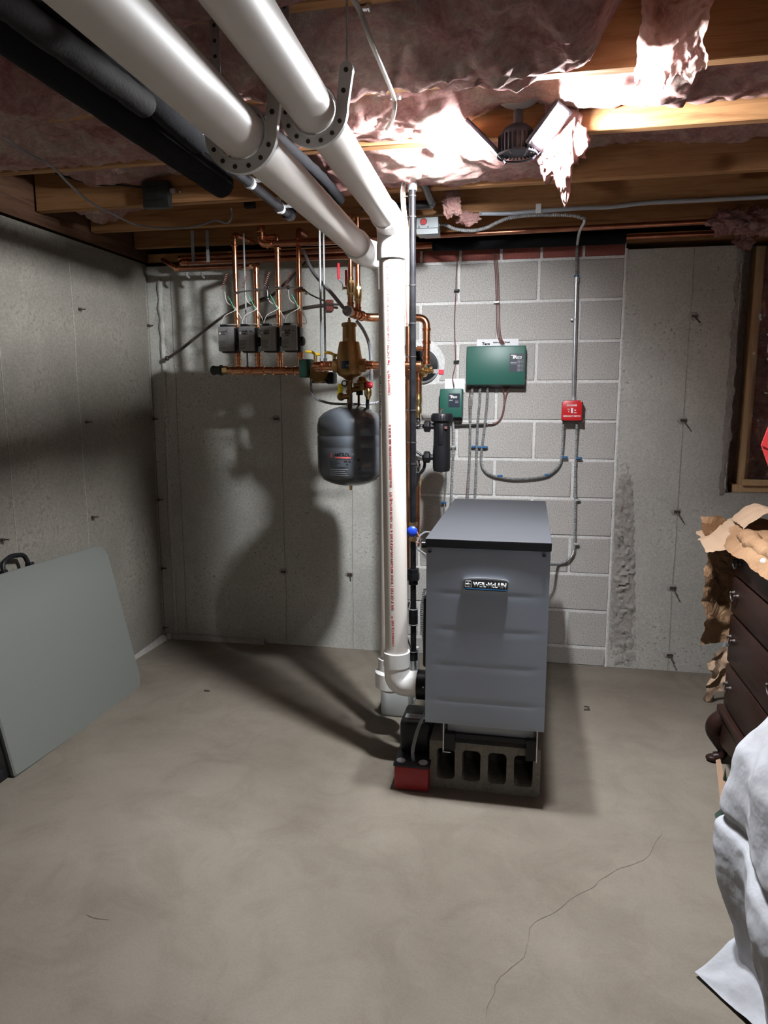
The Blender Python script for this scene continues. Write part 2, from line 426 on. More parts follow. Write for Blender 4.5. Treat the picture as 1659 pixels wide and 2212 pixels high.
# mortar bed + blocks
mb = MB(); mb.box((BX0, .0035, 0), (BX1, .06, 2.14)); mb.box((BX0, .012, 2.14), (BX1, .06, 2.2)); mb.build('mortar', 'mortar', wall_back)
mb = MB(); mb.grid(lambda u, v: Vector((BX1-.008+.016*v+fb((u*30, v, 0))*.004, -.0015-.004*math.sin(PI*v)+fb((u*50, v*2, 4))*.0015, u*2.17)), 90, 5)
mb.build('mortar', 'mortar', wall_back, fixn=False)
cache = {}
def brickpart(name, x0, x1, z0, z1, mat, yf=-.001, yb=.03):
    key = (name, round(x1-x0, 3), round(z1-z0, 3), random.randint(0, 2))
    if key not in cache:
        m_ = MB(); m_.rbox((-(x1-x0)/2, 0, -(z1-z0)/2), ((x1-x0)/2, yb-yf, (z1-z0)/2), .0035, 1); o = m_.build(name, mat, wall_back); cache[key] = o.data
        # build() subtracts the wall origin; centre the mesh again
        off = rootloc(wall_back)
        for v in o.data.vertices: v.co += off
    else:
        o = bpy.data.objects.new(name, cache[key]); COL.objects.link(o); o.parent = wall_back
    o.location = Vector(((x0+x1)/2, yf+random.uniform(-.0012, .0012), (z0+z1)/2))-rootloc(wall_back)
    o.rotation_euler = (0, random.uniform(-.002, .002), 0)
    return o
J = .007
rows = [(0.0, .1012)]+[(.1012+.2032*i, .1012+.2032*(i+1)) for i in range(10)]
for ri, (z0, z1) in enumerate(rows):
    i = ri-1; base = .0265 if i % 2 else .232
    js = [BX0, BX1]; k = -3
    while k < 4:
        xx = base+.4064*k
        if BX0+.05 < xx < BX1-.04: js.append(xx)
        k += 1
    js.sort()
    for a, b in zip(js, js[1:]): brickpart('block', a+J, b-J, z0+(J if z0 else 0), z1-J, 'block_concrete')
x = BX0
for xx in (-.58, -.375, -.166, .036, .243, BX1):
    brickpart('brick', x+J, xx-J, 2.1405, 2.197, 'red_brick', yf=.004); x = xx
# form seams and ties
def seam(x, wall, z0=0, z1=2.16):
    m_ = MB()
    if wall is wall_back: pts = [Vector((x+fb((z*3, x, 0))*.005, -.001, z)) for z in [z0+(z1-z0)*i/40 for i in range(41)]]; m_.tube(pts, .0022, 5)
    else: pts = [Vector((XL+.001, x+fb((z*3, x, 0))*.005, z)) for z in [z0+(z1-z0)*i/40 for i in range(41)]]; m_.tube(pts, .0022, 5)
    m_.build('form_seam', 'rough_concrete', wall)
for x in (aY(1480, 850, 0).x, aY(385, 950, 0).x, aY(608, 900, 0).x, aY(762, 1200, 0).x): seam(x, wall_back)
mb = MB()   # leaked grout ridge near the corner
mb.tube([Vector((-2.075+fb((z*2, 3, 0))*.012, .002, z)) for z in [i*.054 for i in range(40)]], .016, 8, rfun=lambda i, t: .011+.007*math.sin(i*1.7)**2); mb.build('grout_ridge', 'wall_concrete', wall_back)
def tie(p, wall, dirn):
    m_ = MB(); q = Vector(p); m_.tube([q, q+Vector(dirn)*.5, q+Vector(dirn)], .0035, 6); m_.box(q-Vector((.014, .006, .006)), q+Vector((.014, .006, .006)))
    m_.build('form_tie', 'cable_brown', wall)
    m2 = MB(); m2.sphere(q+Vector((-.004, .004, 0)), .022, 10, (1.3, .25, 1) if wall is wall_back else (.25, 1.3, 1)); m2.build('tie_patch', 'rough_concrete' if wall is wall_back else 'dark_block', wall)
for px, py in ((1500, 683), (1476, 908), (1462, 1105), (1453, 1270), (1446, 1415)): tie(aY(px, py, -.003), wall_back, (.022, -.03, -.035))
for px, py in ((597, 905), (756, 1240), (612, 1235)): tie(aY(px, py, -.003), wall_back, (.02, -.03, -.002))
# left wall
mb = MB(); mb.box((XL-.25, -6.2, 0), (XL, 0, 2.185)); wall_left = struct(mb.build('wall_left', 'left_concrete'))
for y in (aX(152, 600, XL).y, aX(12, 900, XL).y, -.02): seam(y, wall_left)
for px, py in ((170, 668), (185, 912), (198, 1117), (2, 1166), (318, 703), (330, 905), (340, 1080), (348, 1228), (352, 1356)):
    tie(aX(px, py, XL+.003), wall_left, (.03, .012, 0))
for px, py, n in ((262, 660, 7), (245, 665, 5), (182, 700, 6), (215, 712, 4), (135, 668, 4)):   # spalled spots
    m_ = MB(); p = aX(px, py, XL+.001)
    for k in range(n): m_.sphere(p+Vector((0, fb((k, px, 1))*.03, -k*.016)), .009+.004*(k % 2), 8, (.25, 1, 1.4))
    m_.build('spalled_patch', 'dark_block', wall_left)
# grout along the foot of the corner
mb = MB(); mb.tube(fillet([(XL+.02, -.5, 0), (XL+.02, -.02, 0), (-1.5, -.005, 0)], .06), .025, 8, rfun=lambda i, t: .012+.02*abs(math.sin(i*2.1))); mb.build('grout_fillet', 'rough_concrete', wall_back)

# ceiling: deck, joists, sill
mb = MB(); mb.box((XL-.2, -6.2, 2.49), (3.2, .3, 2.53)); ceiling = struct(mb.build('ceiling', 'deck_wood'))
EDGE = [-4.31, -3.9, -3.49, -3.09, -2.68, -2.27, -1.83, -1.40, -.89, -.49, -.09]
for e in EDGE:
    mb = MB(); mb.rbox((XL+.004, e-.038, ZC), (3.2, e, 2.488), .003, 1); mb.build('joist', 'joist_wood', ceiling)
mb = MB(); mb.box((XL, .02, 2.2), (3.2, .16, 2.245)); mb.build('sill_plate', 'joist_wood', ceiling)
mb = MB(); mb.box((XL-.2, .16, 2.19), (3.2, .2, 2.49)); mb.build('rim_board', 'rim_wood', ceiling)
mb = MB(); mb.box((XL-.12, -6.2, 2.2), (XL-.005, .15, 2.49)); mb.build('rim_board', 'rim_wood', ceiling)
# cross bridging and blocking visible near pipes
for p, q in (((-1.25, -.87, 2.28), (-1.05, -.53, 2.46)), ((-1.45, -.47, 2.28), (-1.2, -.13, 2.46))):
    mb = MB(); mb.tube([p, q], .022, 4); mb.build('bridging', 'deck_wood', ceiling)

# opening on the right: framing, film, insulation behind
win = struct(bpy.data.objects.new('window_1', None)); COL.objects.link(win); win.location = (1.6, .12, .96); ROOT[win.name] = Vector((1.6, .12, .96))
mb = MB(); mb.rbox((1.062, .07, 1.0), (1.105, .15, 2.17), .002, 1); mb.build('window_frame', 'stud_wood', win)
mb = MB(); mb.rbox((1.03, .05, .963), (2.6, .15, 1.0), .002, 1); mb.build('window_frame', 'stud_wood', win)
mb = MB(); mb.rbox((1.07, .03, 1.0), (2.6, .069, 1.03), .002, 1); mb.build('window_frame', 'stud_wood', win)
def batf(u, v):
    x = 1.11+u*1.5; z = 1.03+v*1.12; return Vector((x, .125+fb((x*3, z*3, 9), 5)*.03-.015, z))
mb = MB(); mb.grid(batf, 50, 40, flip=True); lab(mb.build('insulation', 'pink_insulation', win, fixn=False), 'pink insulation behind clear plastic film')
def filmf(u, v):
    x = 1.075+u*1.5; z = 1.0+v*1.15
    f = .022*math.sin((x-1.03)*20+z*11+4*fb((x*2, z*2, 0)))*min(1, u*6) + .045*fb((x*6, z*5, 5), 3)+.012*fb((x*25, z*14, 2), 3)
    return Vector((x, .055-abs(f)*min(1, u*9)-.002, z))
mb = MB(); mb.grid(filmf, 160, 130); lab(mb.build('plastic_film', 'vapour_plastic', win, fixn=False, angle=180), 'clear plastic film stapled to the framing')
mb = MB(); mb.box((.985, .17, .9), (3.2, .25, 2.25)); mb.build('back_panel', 'rough_concrete', win)

# ================================================================ INSULATION
def batt(x0, x1, k, zf, label, name='insulation_batt', amp=.03, seed=0, step=.014):
    y0, y1 = EDGE[k]+.001, EDGE[k+1]-.039; nx = int((x1-x0)/step); ny = max(8, int((y1-y0)/step))
    def f(u, v):
        x = x0+(x1-x0)*u; y = y0+(y1-y0)*v; s_ = math.sin(PI*min(1, max(0, v)))
        e = min(1, min(u, 1-u)*(x1-x0)/.08)
        z = zf(x, v)+fb((x*3.1, y*3.1, seed), 5)*amp*1.3+(.5-abs(fb((x*7, y*7, seed+3), 4)))*amp*.9-amp*.3+fb((x*26, y*26, seed+9), 4)*amp*.28+(1-e)*.15
        yy = y
        if z < ZC+.012 and (v == 0 or v == 1): z = ZC+.012
        z = max(z, ZC-.085)
        return Vector((x, yy, min(z, 2.47)))
    m_ = MB(); m_.grid(f, nx, ny, flip=True)
    # sides up to the deck so it is a solid batt
    b = [(0, 0), (1, 0), (1, 1), (0, 1)]
    m_.box((x0+.03, y0+.004, 2.44), (x1-.03, y1-.004, 2.486))
    return tag(m_.build(name, 'pink_insulation', fixn=False, angle=180), label, 'insulation')
XR = 3.0; LX_ = -.06
batt(XL, XR, 3, lambda x, v: 2.27, 'pink insulation batt nearest the camera, above the top edge of the photo', seed=1)
batt(XL, XR, 4, lambda x, v: 2.245-.035*math.sin(PI*v), 'pink insulation batt second from the camera between ceiling joists', seed=2)
batt(XL, .20, 5, lambda x, v: 2.245-.045*math.sin(PI*v), 'pink insulation batt behind the led lamp socket, third bay from the camera', seed=3, amp=.042)
batt(.34, XR, 5, lambda x, v: 2.30+.12*v, 'pink insulation batt right of the bare bay, sagging behind the torn flap', seed=4)
batt(XL, XR, 6, lambda x, v: 2.262-.035*math.sin(PI*v)*(1 if x < .4 else .3)+max(0, x-.1)*.14*v+.08*math.exp(-((x-LX_)/.26)**2), 'pink insulation batt sagging directly over the led lamp', seed=5, amp=.024)
batt(-1.98, .12, 7, lambda x, v: (2.258-.03*math.sin(PI*v)) if x > -.75 else 2.31+.05*v, 'pink insulation batt with ragged lower edge just behind the led lamp', seed=6, amp=.024)
batt(.10, XR, 7, lambda x, v: 2.30+.07*v, 'pink insulation batt tucked high behind the wire, right of the led lamp', seed=7)
batt(XL, -1.62, 8, lambda x, v: 2.29+.1*(x+2.15), 'dim pink insulation batt in the left corner bay above the concrete wall', seed=8)
def clump(c, r, sc, label, seed=0, n=34, amp=.4):
    m_ = MB(); c = Vector(c)
    def f(u, v):
        th = PI*v; k = 2*PI*u; d = Vector((math.sin(th)*math.cos(k), math.sin(th)*math.sin(k), math.cos(th)))
        q = 1+amp*fb(d*1.7+Vector((seed, 0, 0)), 5)+.22*fb(d*6+Vector((0, seed, 0)), 4)+.08*fb(d*16+Vector((0, seed, 0)), 3)
        return c+Vector((d.x*sc[0], d.y*sc[1], d.z*sc[2]))*r*q
    m_.grid(f, n*2, n, closed_u=True, flip=True); return tag(m_.build('insulation_clump', 'pink_insulation', fixn=False, angle=180), label, 'insulation')
m = newmat('thin_insulation', (.8, .5, .48), .95, spec=.1); v = coord(m)
c_ = ramp(m, nz(m, v, 22, 6, .7, 1.5), [(.3, (.72, .36, .34)), (.6, (.88, .66, .58))]); setc(m, c_); bump(m, nz(m, v, 60, 6, .75), .8, .02)
tr = N(m, 'ShaderNodeBsdfTranslucent'); L(m, c_, tr.inputs[0]); ms = N(m, 'ShaderNodeMixShader'); ms.inputs[0].default_value = .55
L(m, m.node_tree.nodes['Principled BSDF'].outputs[0], ms.inputs[1]); L(m, tr.outputs[0], ms.inputs[2]); L(m, ms.outputs[0], m.node_tree.nodes['Material Output'].inputs[0])
def flapsheet(u, v):
    z = 2.45-(.275+.03*fb((u*7, 3, 1)))*v; x = .222+.15*u+.018*fb((z*11, u*2, 5), 4)*(1 if u < .5 else 1.3)
    return Vector((x, -1.97+.035*math.sin(u*4.2)+.02*fb((x*16, z*13, 2), 5), z))
mb = MB(); mb.grid(flapsheet, 50, 90); tag(mb.build('insulation_flap', 'thin_insulation', fixn=False, angle=180), 'bright torn flap of insulation hanging at the upper right, lit by the led lamp', 'insulation')
clump(aY(1212, 303, -1.48), .062, (.95, .5, 2.1), 'small bright tuft of insulation hanging just right of and behind the led lamp', 2, amp=.6)
clump(aY(975, 440, -.72), .045, (.9, .5, 1), 'dusty pink tuft of insulation hanging above the steel junction box', 3, amp=.6)
clump(aY(1010, 472, -.60), .03, (1.4, .5, .8), 'small scrap of insulation beside the armoured cable near the junction box', 4, amp=.6)
clump(aY(1572, 478, -.25), .06, (1.1, .6, .8), 'pink insulation tuft bulging over the right end of the copper pipe', 5, amp=.6)
clump(aY(1640, 480, -.25), .075, (1.2, .6, .7), 'pink insulation tuft at the right edge of the photo above the wall', 6, amp=.6)
clump(aY(1607, 520, -.05), .035, (1, .6, .9), 'small pink insulation scrap at the top corner of the deep opening', 7, amp=.6)
clump(aY(730, 350, -1.3), .03, (1.6, .6, .7), 'cream scrap of insulation seen between the two white vent pipes', 8, amp=.6)

# ================================================================ LED CEILING LIGHT
LX, LY = -.060, -1.52
t = thing('ceiling_light', 'folding led garage light with black hub and glowing wings in the ceiling socket', 'light', (LX, LY, 2.30))
mb = MB(); mb.lathe([(.062, 0), (.062, -.012), (.05, -.022), (.036, -.026)], (LX, LY, 2.338)); mb.cyl((LX, LY, 2.335), (LX, LY, 2.37), .05); mb.build('lamp_socket', 'socket_white', t)
mb = MB(); mb.lathe([(.014, -.01), (.014, .03), (.03, .034), (.044, .045), (.052, .06), (.053, .092), (.05, .108), (.012, .11)], (LX, LY, 2.285), (0, 0, -1)); mb.build('lamp_hub', 'led_hub', t)
mb = MB()
for k in range(28):
    a = 2*PI*k/28; M = Matrix.Translation((LX, LY, 2.172)) @ Matrix.Rotation(a, 4, 'Z'); mb.box((.045, -.0015, 0), (.058, .0015, .05), M)
mb.build('heat_sink', 'led_hub', t)
mb = MB(); mb.torus((LX, LY, 2.168), (0, 0, 1), .06, .003, 28, 6); mb.build('lower_ring', 'led_hub', t)
for a, tl in ((168, -46), (-25, -46)):
    M = Matrix.Translation((LX, LY, 2.175)) @ Matrix.Rotation(math.radians(a), 4, 'Z') @ Matrix.Translation((.058, 0, 0)) @ Matrix.Rotation(math.radians(tl), 4, 'Y')
    mb = MB(); mb.rbox((.0, -.055, 0), (.135, .055, .012), .004, 2, M); pn = mb.build('lamp_wing', 'led_hub', t)
    mb = MB(); mb.rbox((.018, -.036, -.003), (.121, .036, .001), .001, 1, M); lab(mb.build('lens', 'led_lens', pn), 'glowing white led lens')
    mb = MB()
    for yy in (-.04, .04): mb.tube([M @ Vector((.005, yy, .004)), M @ Vector((-.025, yy*.6, .0))], .0035, 6)
    mb.build('hinge', 'led_hub', pn)
    if True:
        mb = MB(); mb.tube([M @ Vector((-.01, .02, .006)), M @ Vector((-.02, .025, .03)), M @ Vector((-.035, .02, .03))], .002, 6); mb.build('wire', 'wire_white', pn)

# ================================================================ PVC VENT PIPES
RP = .0445
def coupling(mb, a, b, r): 
    a = Vector(a); b = Vector(b); L_ = (b-a).length; mb.lathe([(r, 0), (r+.006, .001), (r+.006, L_-.001), (r, L_)], a, b-a, 28)
# front vent
YF = -1.22
vt = aY(845, 560, YF); vb = aY(857, 1405, YF); lean = (vt.x-vb.x)/(vt.z-vb.z)
front = thing('vent_pipe', 'front white plastic vent pipe with red print, elbowed into the boiler flange', 'pipe', (vb.x, YF, .25))
hz = 2.062
def vx(z): return vb.x+lean*(z-vb.z)
dirR = Vector((-.051, 1, .034))
endR = Vector((vx(hz), YF, hz)); start = endR+dirR*(-3.0)
mb = MB(); mb.tube([start, endR-dirR*.11], RP, 32); mb.build('pipe', 'pvc', front)
mb = MB(); mb.tube([Vector((vx(1.93), YF, 1.93)), Vector((vx(.45), YF, .45))], RP, 32); mb.build('pipe', 'pvc', front)
mb = MB(); mb.tube(fillet([endR-dirR*.125, endR+Vector((0, .005, 0)), Vector((vx(1.95), YF, 1.94))], .075, 8), RP+.006, 32)
coupling(mb, endR-dirR*.16, endR-dirR*.10, RP); coupling(mb, (vx(1.99), YF, 1.99), (vx(1.935), YF, 1.935), RP+.002); mb.build('elbow', 'pvc_white', front)
zb = aY(903, 1478, YF).z
mb = MB(); mb.tube(fillet([Vector((vx(.45), YF, .45)), Vector((vx(.32), YF, zb)), Vector((aY(903, 1478, YF).x, YF, zb))], .10, 10), RP+.006, 32)
coupling(mb, (vx(.46), YF, .46), (vx(.40), YF, .40), RP+.002); coupling(mb, (aY(893, 1478, YF).x, YF, zb), (aY(903, 1478, YF).x, YF, zb), RP+.002); mb.build('elbow', 'pvc_white', front)
# red print
LINE = ('CHARLOTTE PIPE \u2122', '7300  3" PVC TYPE 1  SCH 40  NSF\u00ae-DWV AND ASTM D 2665  &  PVC 1120 PM 260 PSI @ 73\u00b0F')
a0 = math.atan2(CAM.x-vb.x, YF-CAM.y)-.20
def vprint(s_, y0, y1, cyl, mat='print_red', size=.0125):
    z0 = aY(848, y0, YF-RP).z; z1 = aY(848, y1, YF-RP).z
    return text(s_, size, mat, front, (0, 0, z0), (1, 0, 0), (0, 1, 0), .0004, cyl=((vx(z0), YF, lean), RP, a0, True), width=z1-z0, name='printed_text', bold=.0001)
vprint(LINE[0], 1395, 1330, 1)
vprint(LINE[1], 1318, 1062, 1)
vprint('U.P. Code  ASTM D 1785-21a  TO 4  CH-1-9-P  MADE IN U.S.A.  10/23/23   14:12  EXT 413   SR', 1052, 917, 1)
vprint(LINE[0], 853, 800, 1)
vprint(LINE[1], 788, 560, 1)
# rear vent
YR = -1.0
rb = aY(843, 1400, YR); rt_ = aY(837, 850, YR)
rear = thing('vent_pipe', 'rear plastic vent pipe dropping behind the printed one into a trap cup', 'pipe', (rb.x, YR, .3))
dirL = Vector((-.0675, 1, .045)); eL = Vector((-.648, -1.09, 2.004)); 
mb = MB(); mb.tube([eL+dirL*(-3.0), eL-dirL*.07], RP+.001, 32); mb.build('pipe', 'pvc', rear)
m1 = Vector((-.625, YR-.02, 1.99)); m2 = Vector((rb.x-.005, YR, 1.98))
mb = MB(); mb.tube(fillet([eL-dirL*.10, eL+Vector((-.003, .03, -.005)), Vector((rb.x-.03, YR+.02, 1.985)), ], .07, 8), RP+.007, 32)
coupling(mb, eL-dirL*.12, eL-dirL*.07, RP+.002)
mb.tube(fillet([Vector((-.62, YR+.01, 1.985)), Vector((rb.x-.002, YR, 1.985)), Vector((rb.x-.002, YR, 1.86))], .07, 8), RP+.008, 32); mb.build('elbow', 'pvc_white', rear)
mb = MB(); mb.tube([Vector((rb.x-.002, YR, 1.9)), Vector((rb.x, YR, .36))], RP, 32); mb.build('pipe', 'pvc', rear)
zc = aY(838, 1420, YR).z
mb = MB(); mb.lathe([(RP, 0), (RP+.009, .0), (RP+.009, -.05), (RP+.022, -.06), (RP+.022, -.125), (RP-.005, -.145)], (rb.x+.002, YR, zc)); mb.build('trap_cup', 'pvc_white', rear)
text('USE WITH PRIMER & CEMENT', .013, 'print_black', rear, (0, 0, aY(826, 925, YR).z), (1, 0, 0), (0, 1, 0), .0004, cyl=((rb.x-.003, YR, 0), RP, a0-.62, True), width=.22, name='printed_text', bold=.0003)
# neutralizer bottle
bb = aZ(838, 1548, 0)
t = thing('neutralizer_bottle', 'milky square plastic condensate bottle on the floor under the rear vent', 'bottle', (bb.x+.02, bb.y+.05, 0))
mb = MB(); mb.rbox((bb.x-.035, bb.y, .0), (bb.x+.095, bb.y+.12, .145), .012, 2); mb.build('bottle', 'milky_plastic', t)
mb = MB(); mb.lathe([(.03, 0), (.03, .02), (.022, .022)], (bb.x+.03, bb.y+.06, .145)); mb.build('cap', 'milky_plastic', t)

# hangers for the two vents
def hanger(c, r, label, lean_=.35):
    t = thing('pipe_hanger', label, 'hanger', (c.x, c.y, c.z-r), 'white j hook pipe hangers')
    n = 22; a0_, a1_ = math.radians(-188), math.radians(2); outer = []; inner = []
    top = c+Vector((r+.022+.015, 0, .125))
    m_ = MB(); vs = []; Y0 = c.y-.006; Y1 = c.y+.006
    for i in range(n+1):
        a = a0_+(a1_-a0_)*i/n
        inner.append((c.x+(r+.002)*math.cos(a), c.z+(r+.002)*math.sin(a))); outer.append((c.x+(r+.026)*math.cos(a), c.z+(r+.026)*math.sin(a)))
    inner.append((c.x+r+.010, c.z+.072)); outer.append((c.x+r+.038, c.z+.072))
    for (ix, iz), (ox, oz) in zip(inner, outer): vs += [Vector((ix, Y0, iz)), Vector((ox, Y0, oz)), Vector((ox, Y1, oz)), Vector((ix, Y1, iz))]
    fs = []
    for i in range(len(inner)-1):
        for k in range(4): fs.append((4*i+k, 4*i+(k+1) % 4, 4*i+4+(k+1) % 4, 4*i+4+k))
    fs += [(0, 1, 2, 3), tuple(4*(len(inner)-1)+k for k in (3, 2, 1, 0))]
    m_.add(vs, fs, False); m_.cyl((c.x+r+.024, Y0-.0008, c.z+.072), (c.x+r+.024, Y1+.0008, c.z+.072), .0142, 16)
    m_.torus(c+Vector((0, -.005, 0)), (0, 1, 0), r+.004, .003, 24, 6, 0, 2*PI); m_.build('hook', 'pvc_white', t)
    m2 = MB()
    for a in list(range(-180, 1, 26)): 
        p = Vector((c.x+(r+.0145)*math.cos(math.radians(a)), Y0-.0012, c.z+(r+.0145)*math.sin(math.radians(a)))); m2.cyl(p, p+Vector((0, .002, 0)), .0045, 10)
    for dz in (.032, .070): p = Vector((c.x+r+.018+(.006 if dz > .05 else 0), Y0-.0022, c.z+dz)); m2.cyl(p, p+Vector((0, .002, 0)), .0048, 10)
    m2.build('screw_hole', 'cable_brown', t)
    m3 = MB(); m3.cyl((c.x+r+.023, Y1+.003, c.z+.06), (c.x+r+.023, Y1+.003, ZC+.02), .0022, 8); m3.build('rod', 'galvanized', t)
    return t
def onR(y): return endR+dirR*((y-endR.y))
def onL(y): return eL+dirL*((y-eL.y))
hanger(onR(-2.35), RP+.001, 'white plastic hook with round holes carrying the right-hand vent pipe')
hanger(onL(-2.49), RP+.002, 'white plastic hook with round holes carrying the left-hand vent pipe')
# perforated strap further forward
for (px, py0, py1, yy, lb) in ((482, 60, 200, -2.28, 'perforated steel strap beside the left vent pipe'), (628, 50, 70, -2.3, 'perforated steel strap beside the right vent pipe')):
    p = aY(px, (py0+py1)/2, yy); m_ = MB(); m_.rbox((p.x-.011, yy-.0015-.04, p.z-.09), (p.x+.011, yy+.0015-.04, ZC+.06), .001, 1)
    t = thing('hanger_strap', lb, 'strap', (p.x, yy-.04, p.z-.09)); m_.build('strap', 'galvanized', t)
    m_ = MB()
    for k in range(5): m_.cyl((p.x, yy-.0425, p.z-.07+k*.03), (p.x, yy-.041, p.z-.07+k*.03), .004, 8)
    m_.build('hole', 'cable_brown', t)

# ================================================================ BOILER ON BLOCKS
bx0, bx1, by0, by1, bz0, bz1 = -.333, .083, -1.478, -.497, .298, .968
rot = Matrix.Translation(((bx0+bx1)/2, by0, 0)) @ Matrix.Rotation(math.radians(-1.2), 4, 'Z') @ Matrix.Translation((-(bx0+bx1)/2, -by0, 0))
t = thing('boiler', 'blue grey gas boiler cabinet with charcoal lid standing on concrete blocks', 'boiler', ((bx0+bx1)/2, (by0+by1)/2, .185))
mb = MB(); mb.rbox((bx0+.006, by0+.03, bz0+.02), (bx1-.006, by1, bz1-.03), .003, 2); mb.build('cabinet', 'jacket_grey', t)
def pf(u, v):
    x = bx0+(bx1-bx0)*u; z = bz0+(bz1-.031-bz0)*v
    a = 0
    for gz in (.385, .515, .645, .775):
        if .06 < u < .95: a += .0011*math.exp(-((z-gz)/.010)**2)*(1 if z > gz else .5)*min(1, (u-.06)*12, (.95-u)*12)
    return Vector((x, by0-.004*math.sin(PI*u)*math.sin(PI*v)**.3+a, z))
mb = MB(); mb.grid(pf, 24, 110); 
mb.box((bx0, by0, bz0), (bx0+.0015, by0+.03, bz1-.031)); mb.box((bx1-.0015, by0, bz0), (bx1, by0+.03, bz1-.031)); mb.box((bx0, by0+.001, bz0), (bx1, by0+.03, bz0+.0015)); mb.box((bx0, by0+.001, bz1-.0325), (bx1, by0+.03, bz1-.031))
front_panel = mb.build('front_panel', 'jacket_grey', t, fixn=False)
mb = MB(); mb.rbox((bx0-.003, by0-.008, bz1-.003), (bx1+.003, by1+.003, bz1), .001, 1); mb.build('lid', 'lid_charcoal', t)
mb = MB(); mb.rbox((bx0-.003, by0-.008, bz1-.028), (bx1+.003, by1+.003, bz1-.0031), .001, 1); lab(mb.build('lid_rim', 'lid_edge', t), 'near-black folded rim of the lid')
for px in (928.5, 1175.5):
    p = aY(px, 1190 if px < 1000 else 1199, by0-.003); mb = MB(); mb.lathe([(.0035, 0), (.006, .001), (.0065, .004), (.003, .006)], p, (0, -1, 0), 14); s_ = mb.build('screw', 'black_plastic', t)
# maker's plate
p = aY(1049, 1264, by0-.006); W_ = .156; Hh = .043
def plate(w_, h_, arch, y, n=10):
    pts = []; r = h_*.28
    for cx_, cz_, a_ in ((w_/2-r, -h_/2+r, -90), (w_/2-r, h_/2-r, 0)): pts += [Vector((cx_+r*math.cos(math.radians(a_+q*15)), y, cz_+r*math.sin(math.radians(a_+q*15)))) for q in range(7)]
    for cx_, cz_, a_ in ((-w_/2+r, h_/2-r, 90), (-w_/2+r, -h_/2+r, 180)): pts += [Vector((cx_+r*math.cos(math.radians(a_+q*15)), y, cz_+r*math.sin(math.radians(a_+q*15)))) for q in range(7)]
    # arch: subdivide top
    out = []
    for i, q in enumerate(pts):
        out.append(q)
        if i == 13: out += [Vector((w_/2-r-(w_-2*r)*k/8, y, h_/2+arch*math.sin(PI*k/8))) for k in range(1, 8)]
    return [q+p-Vector((0, p.y, 0)) for q in out]
by_ = by0-.004
mb = MB(); mb.prism(plate(W_, Hh, .004, 0), (0, by_-.007, 0), (0, by_+.002, 0)); badge = mb.build('name_plate', 'steel', t)
mb = MB(); mb.prism(plate(W_-.007, Hh-.007, .003, 0), (0, by_-.0085, 0), (0, by_-.006, 0)); mb.build('plate_face', 'lid_charcoal', badge)
text('WEIL\u2022McLAIN', .0245, 'print_white', badge, (p.x-.041, by_-.0086, p.z-.006), (1, 0, 0), (0, 0, 1), .0012, width=.110, bold=.0005)
mb = MB(); mb.box((p.x-.071, by_-.0100, p.z-.0145), (p.x+.071, by_-.0085, p.z-.0115)); lab(mb.build('blue_stripe', 'stripe_blue', badge), 'thin blue stripe')
mb = MB()
for (x0, z0, x1, z1) in ((-.070, -.008, -.046, -.006), (-.070, .012, -.046, .014), (-.070, -.008, -.068, .014), (-.048, -.008, -.046, .014)): mb.box((p.x+x0, by_-.0100, p.z+z0), (p.x+x1, by_-.0085, p.z+z1))
mb.build('logo_frame', 'print_white', badge)
text('w|m', .014, 'print_white', badge, (p.x-.0665, by_-.0086, p.z-.001), (1, 0, 0), (0, 0, 1), .001, width=.016, bold=.0008)
# base
mb = MB(); mb.box((-.262, by0+.10, .215), (.05, by0+.115, bz0+.02)); mb.build('base_panel', 'label_silver', t)
mb = MB()
zt = .222
mb.box((-.262, by0+.085, .205), (.052, by0+.13, .222)); mb.box((-.272, by0+.07, .16), (-.232, by0+.11, .225)); mb.box((.024, by0+.07, .15), (.06, by0+.11, .225))
mb.build('base_rail', 'black_plastic', t)
mb = MB(); mb.box((-.276, by0+.066, .158), (-.272, by0+.12, .3)); mb.box((.060, by0+.066, .148), (.064, by0+.12, .3)); mb.box((-.276, by0+.062, .156), (-.245, by0+.066, .159)); mb.build('base_bracket', 'galvanized', t)
# left side flange for the air intake and side details
fx = -.343; fy = YF
mb = MB(); mb.lathe([(.058, 0), (.058, .058), (.05, .06)], (-.345+.004-.0, fy, zb), (-1, 0, 0)); mb.build('intake_flange', 'black_plastic', t)
mb = MB(); mb.sphere((-.37, fy-.055, zb+.012), .004); mb.build('flange_bolt', 'chrome', t)
mb = MB(); mb.rbox((bx0-.03, -1.35, .45), (bx0+.004, -1.18, .72), .01, 2); mb.build('side_housing', 'black_plastic', t)
# right side outlet boss + small top scratch left out
# blocks under it
def cored(x0, x1, y0, y1, z0, z1, cores, label):
    t = thing('concrete_block', label, 'block', ((x0+x1)/2, (y0+y1)/2, z0), 'concrete blocks under the boiler')
    m_ = MB(); xs = [x0]; wc = .068; gap = (x1-x0-cores*wc)/(cores+1)
    zz0, zz1 = z0+.036, z1-.028
    m_.box((x0, y0, z0), (x1, y1, zz0)); m_.box((x0, y0, zz1), (x1, y1, z1))
    for k in range(cores+1): a = x0+k*(gap+wc); m_.box((a, y0, zz0), (a+gap, y1, zz1))
    for k in range(cores):      # rounded core corners
        a = x0+gap+k*(gap+wc)
        for cx_, sx in ((a, 1), (a+wc, -1)):
            for cz_, sz in ((zz0, 1), (zz1, -1)):
                r = .017; pts = [Vector((cx_, 0, cz_))]+[Vector((cx_+sx*r*(1-math.cos(q*PI/8)), 0, cz_+sz*r*(1-math.sin(q*PI/8)))) for q in range(5)]
                m_.prism(pts, (0, y0, 0), (0, y1, 0))
    m_.box((x0, y1-.02, z0), (x1, y1, z1)); m_.build('body', 'dark_block', t); return t
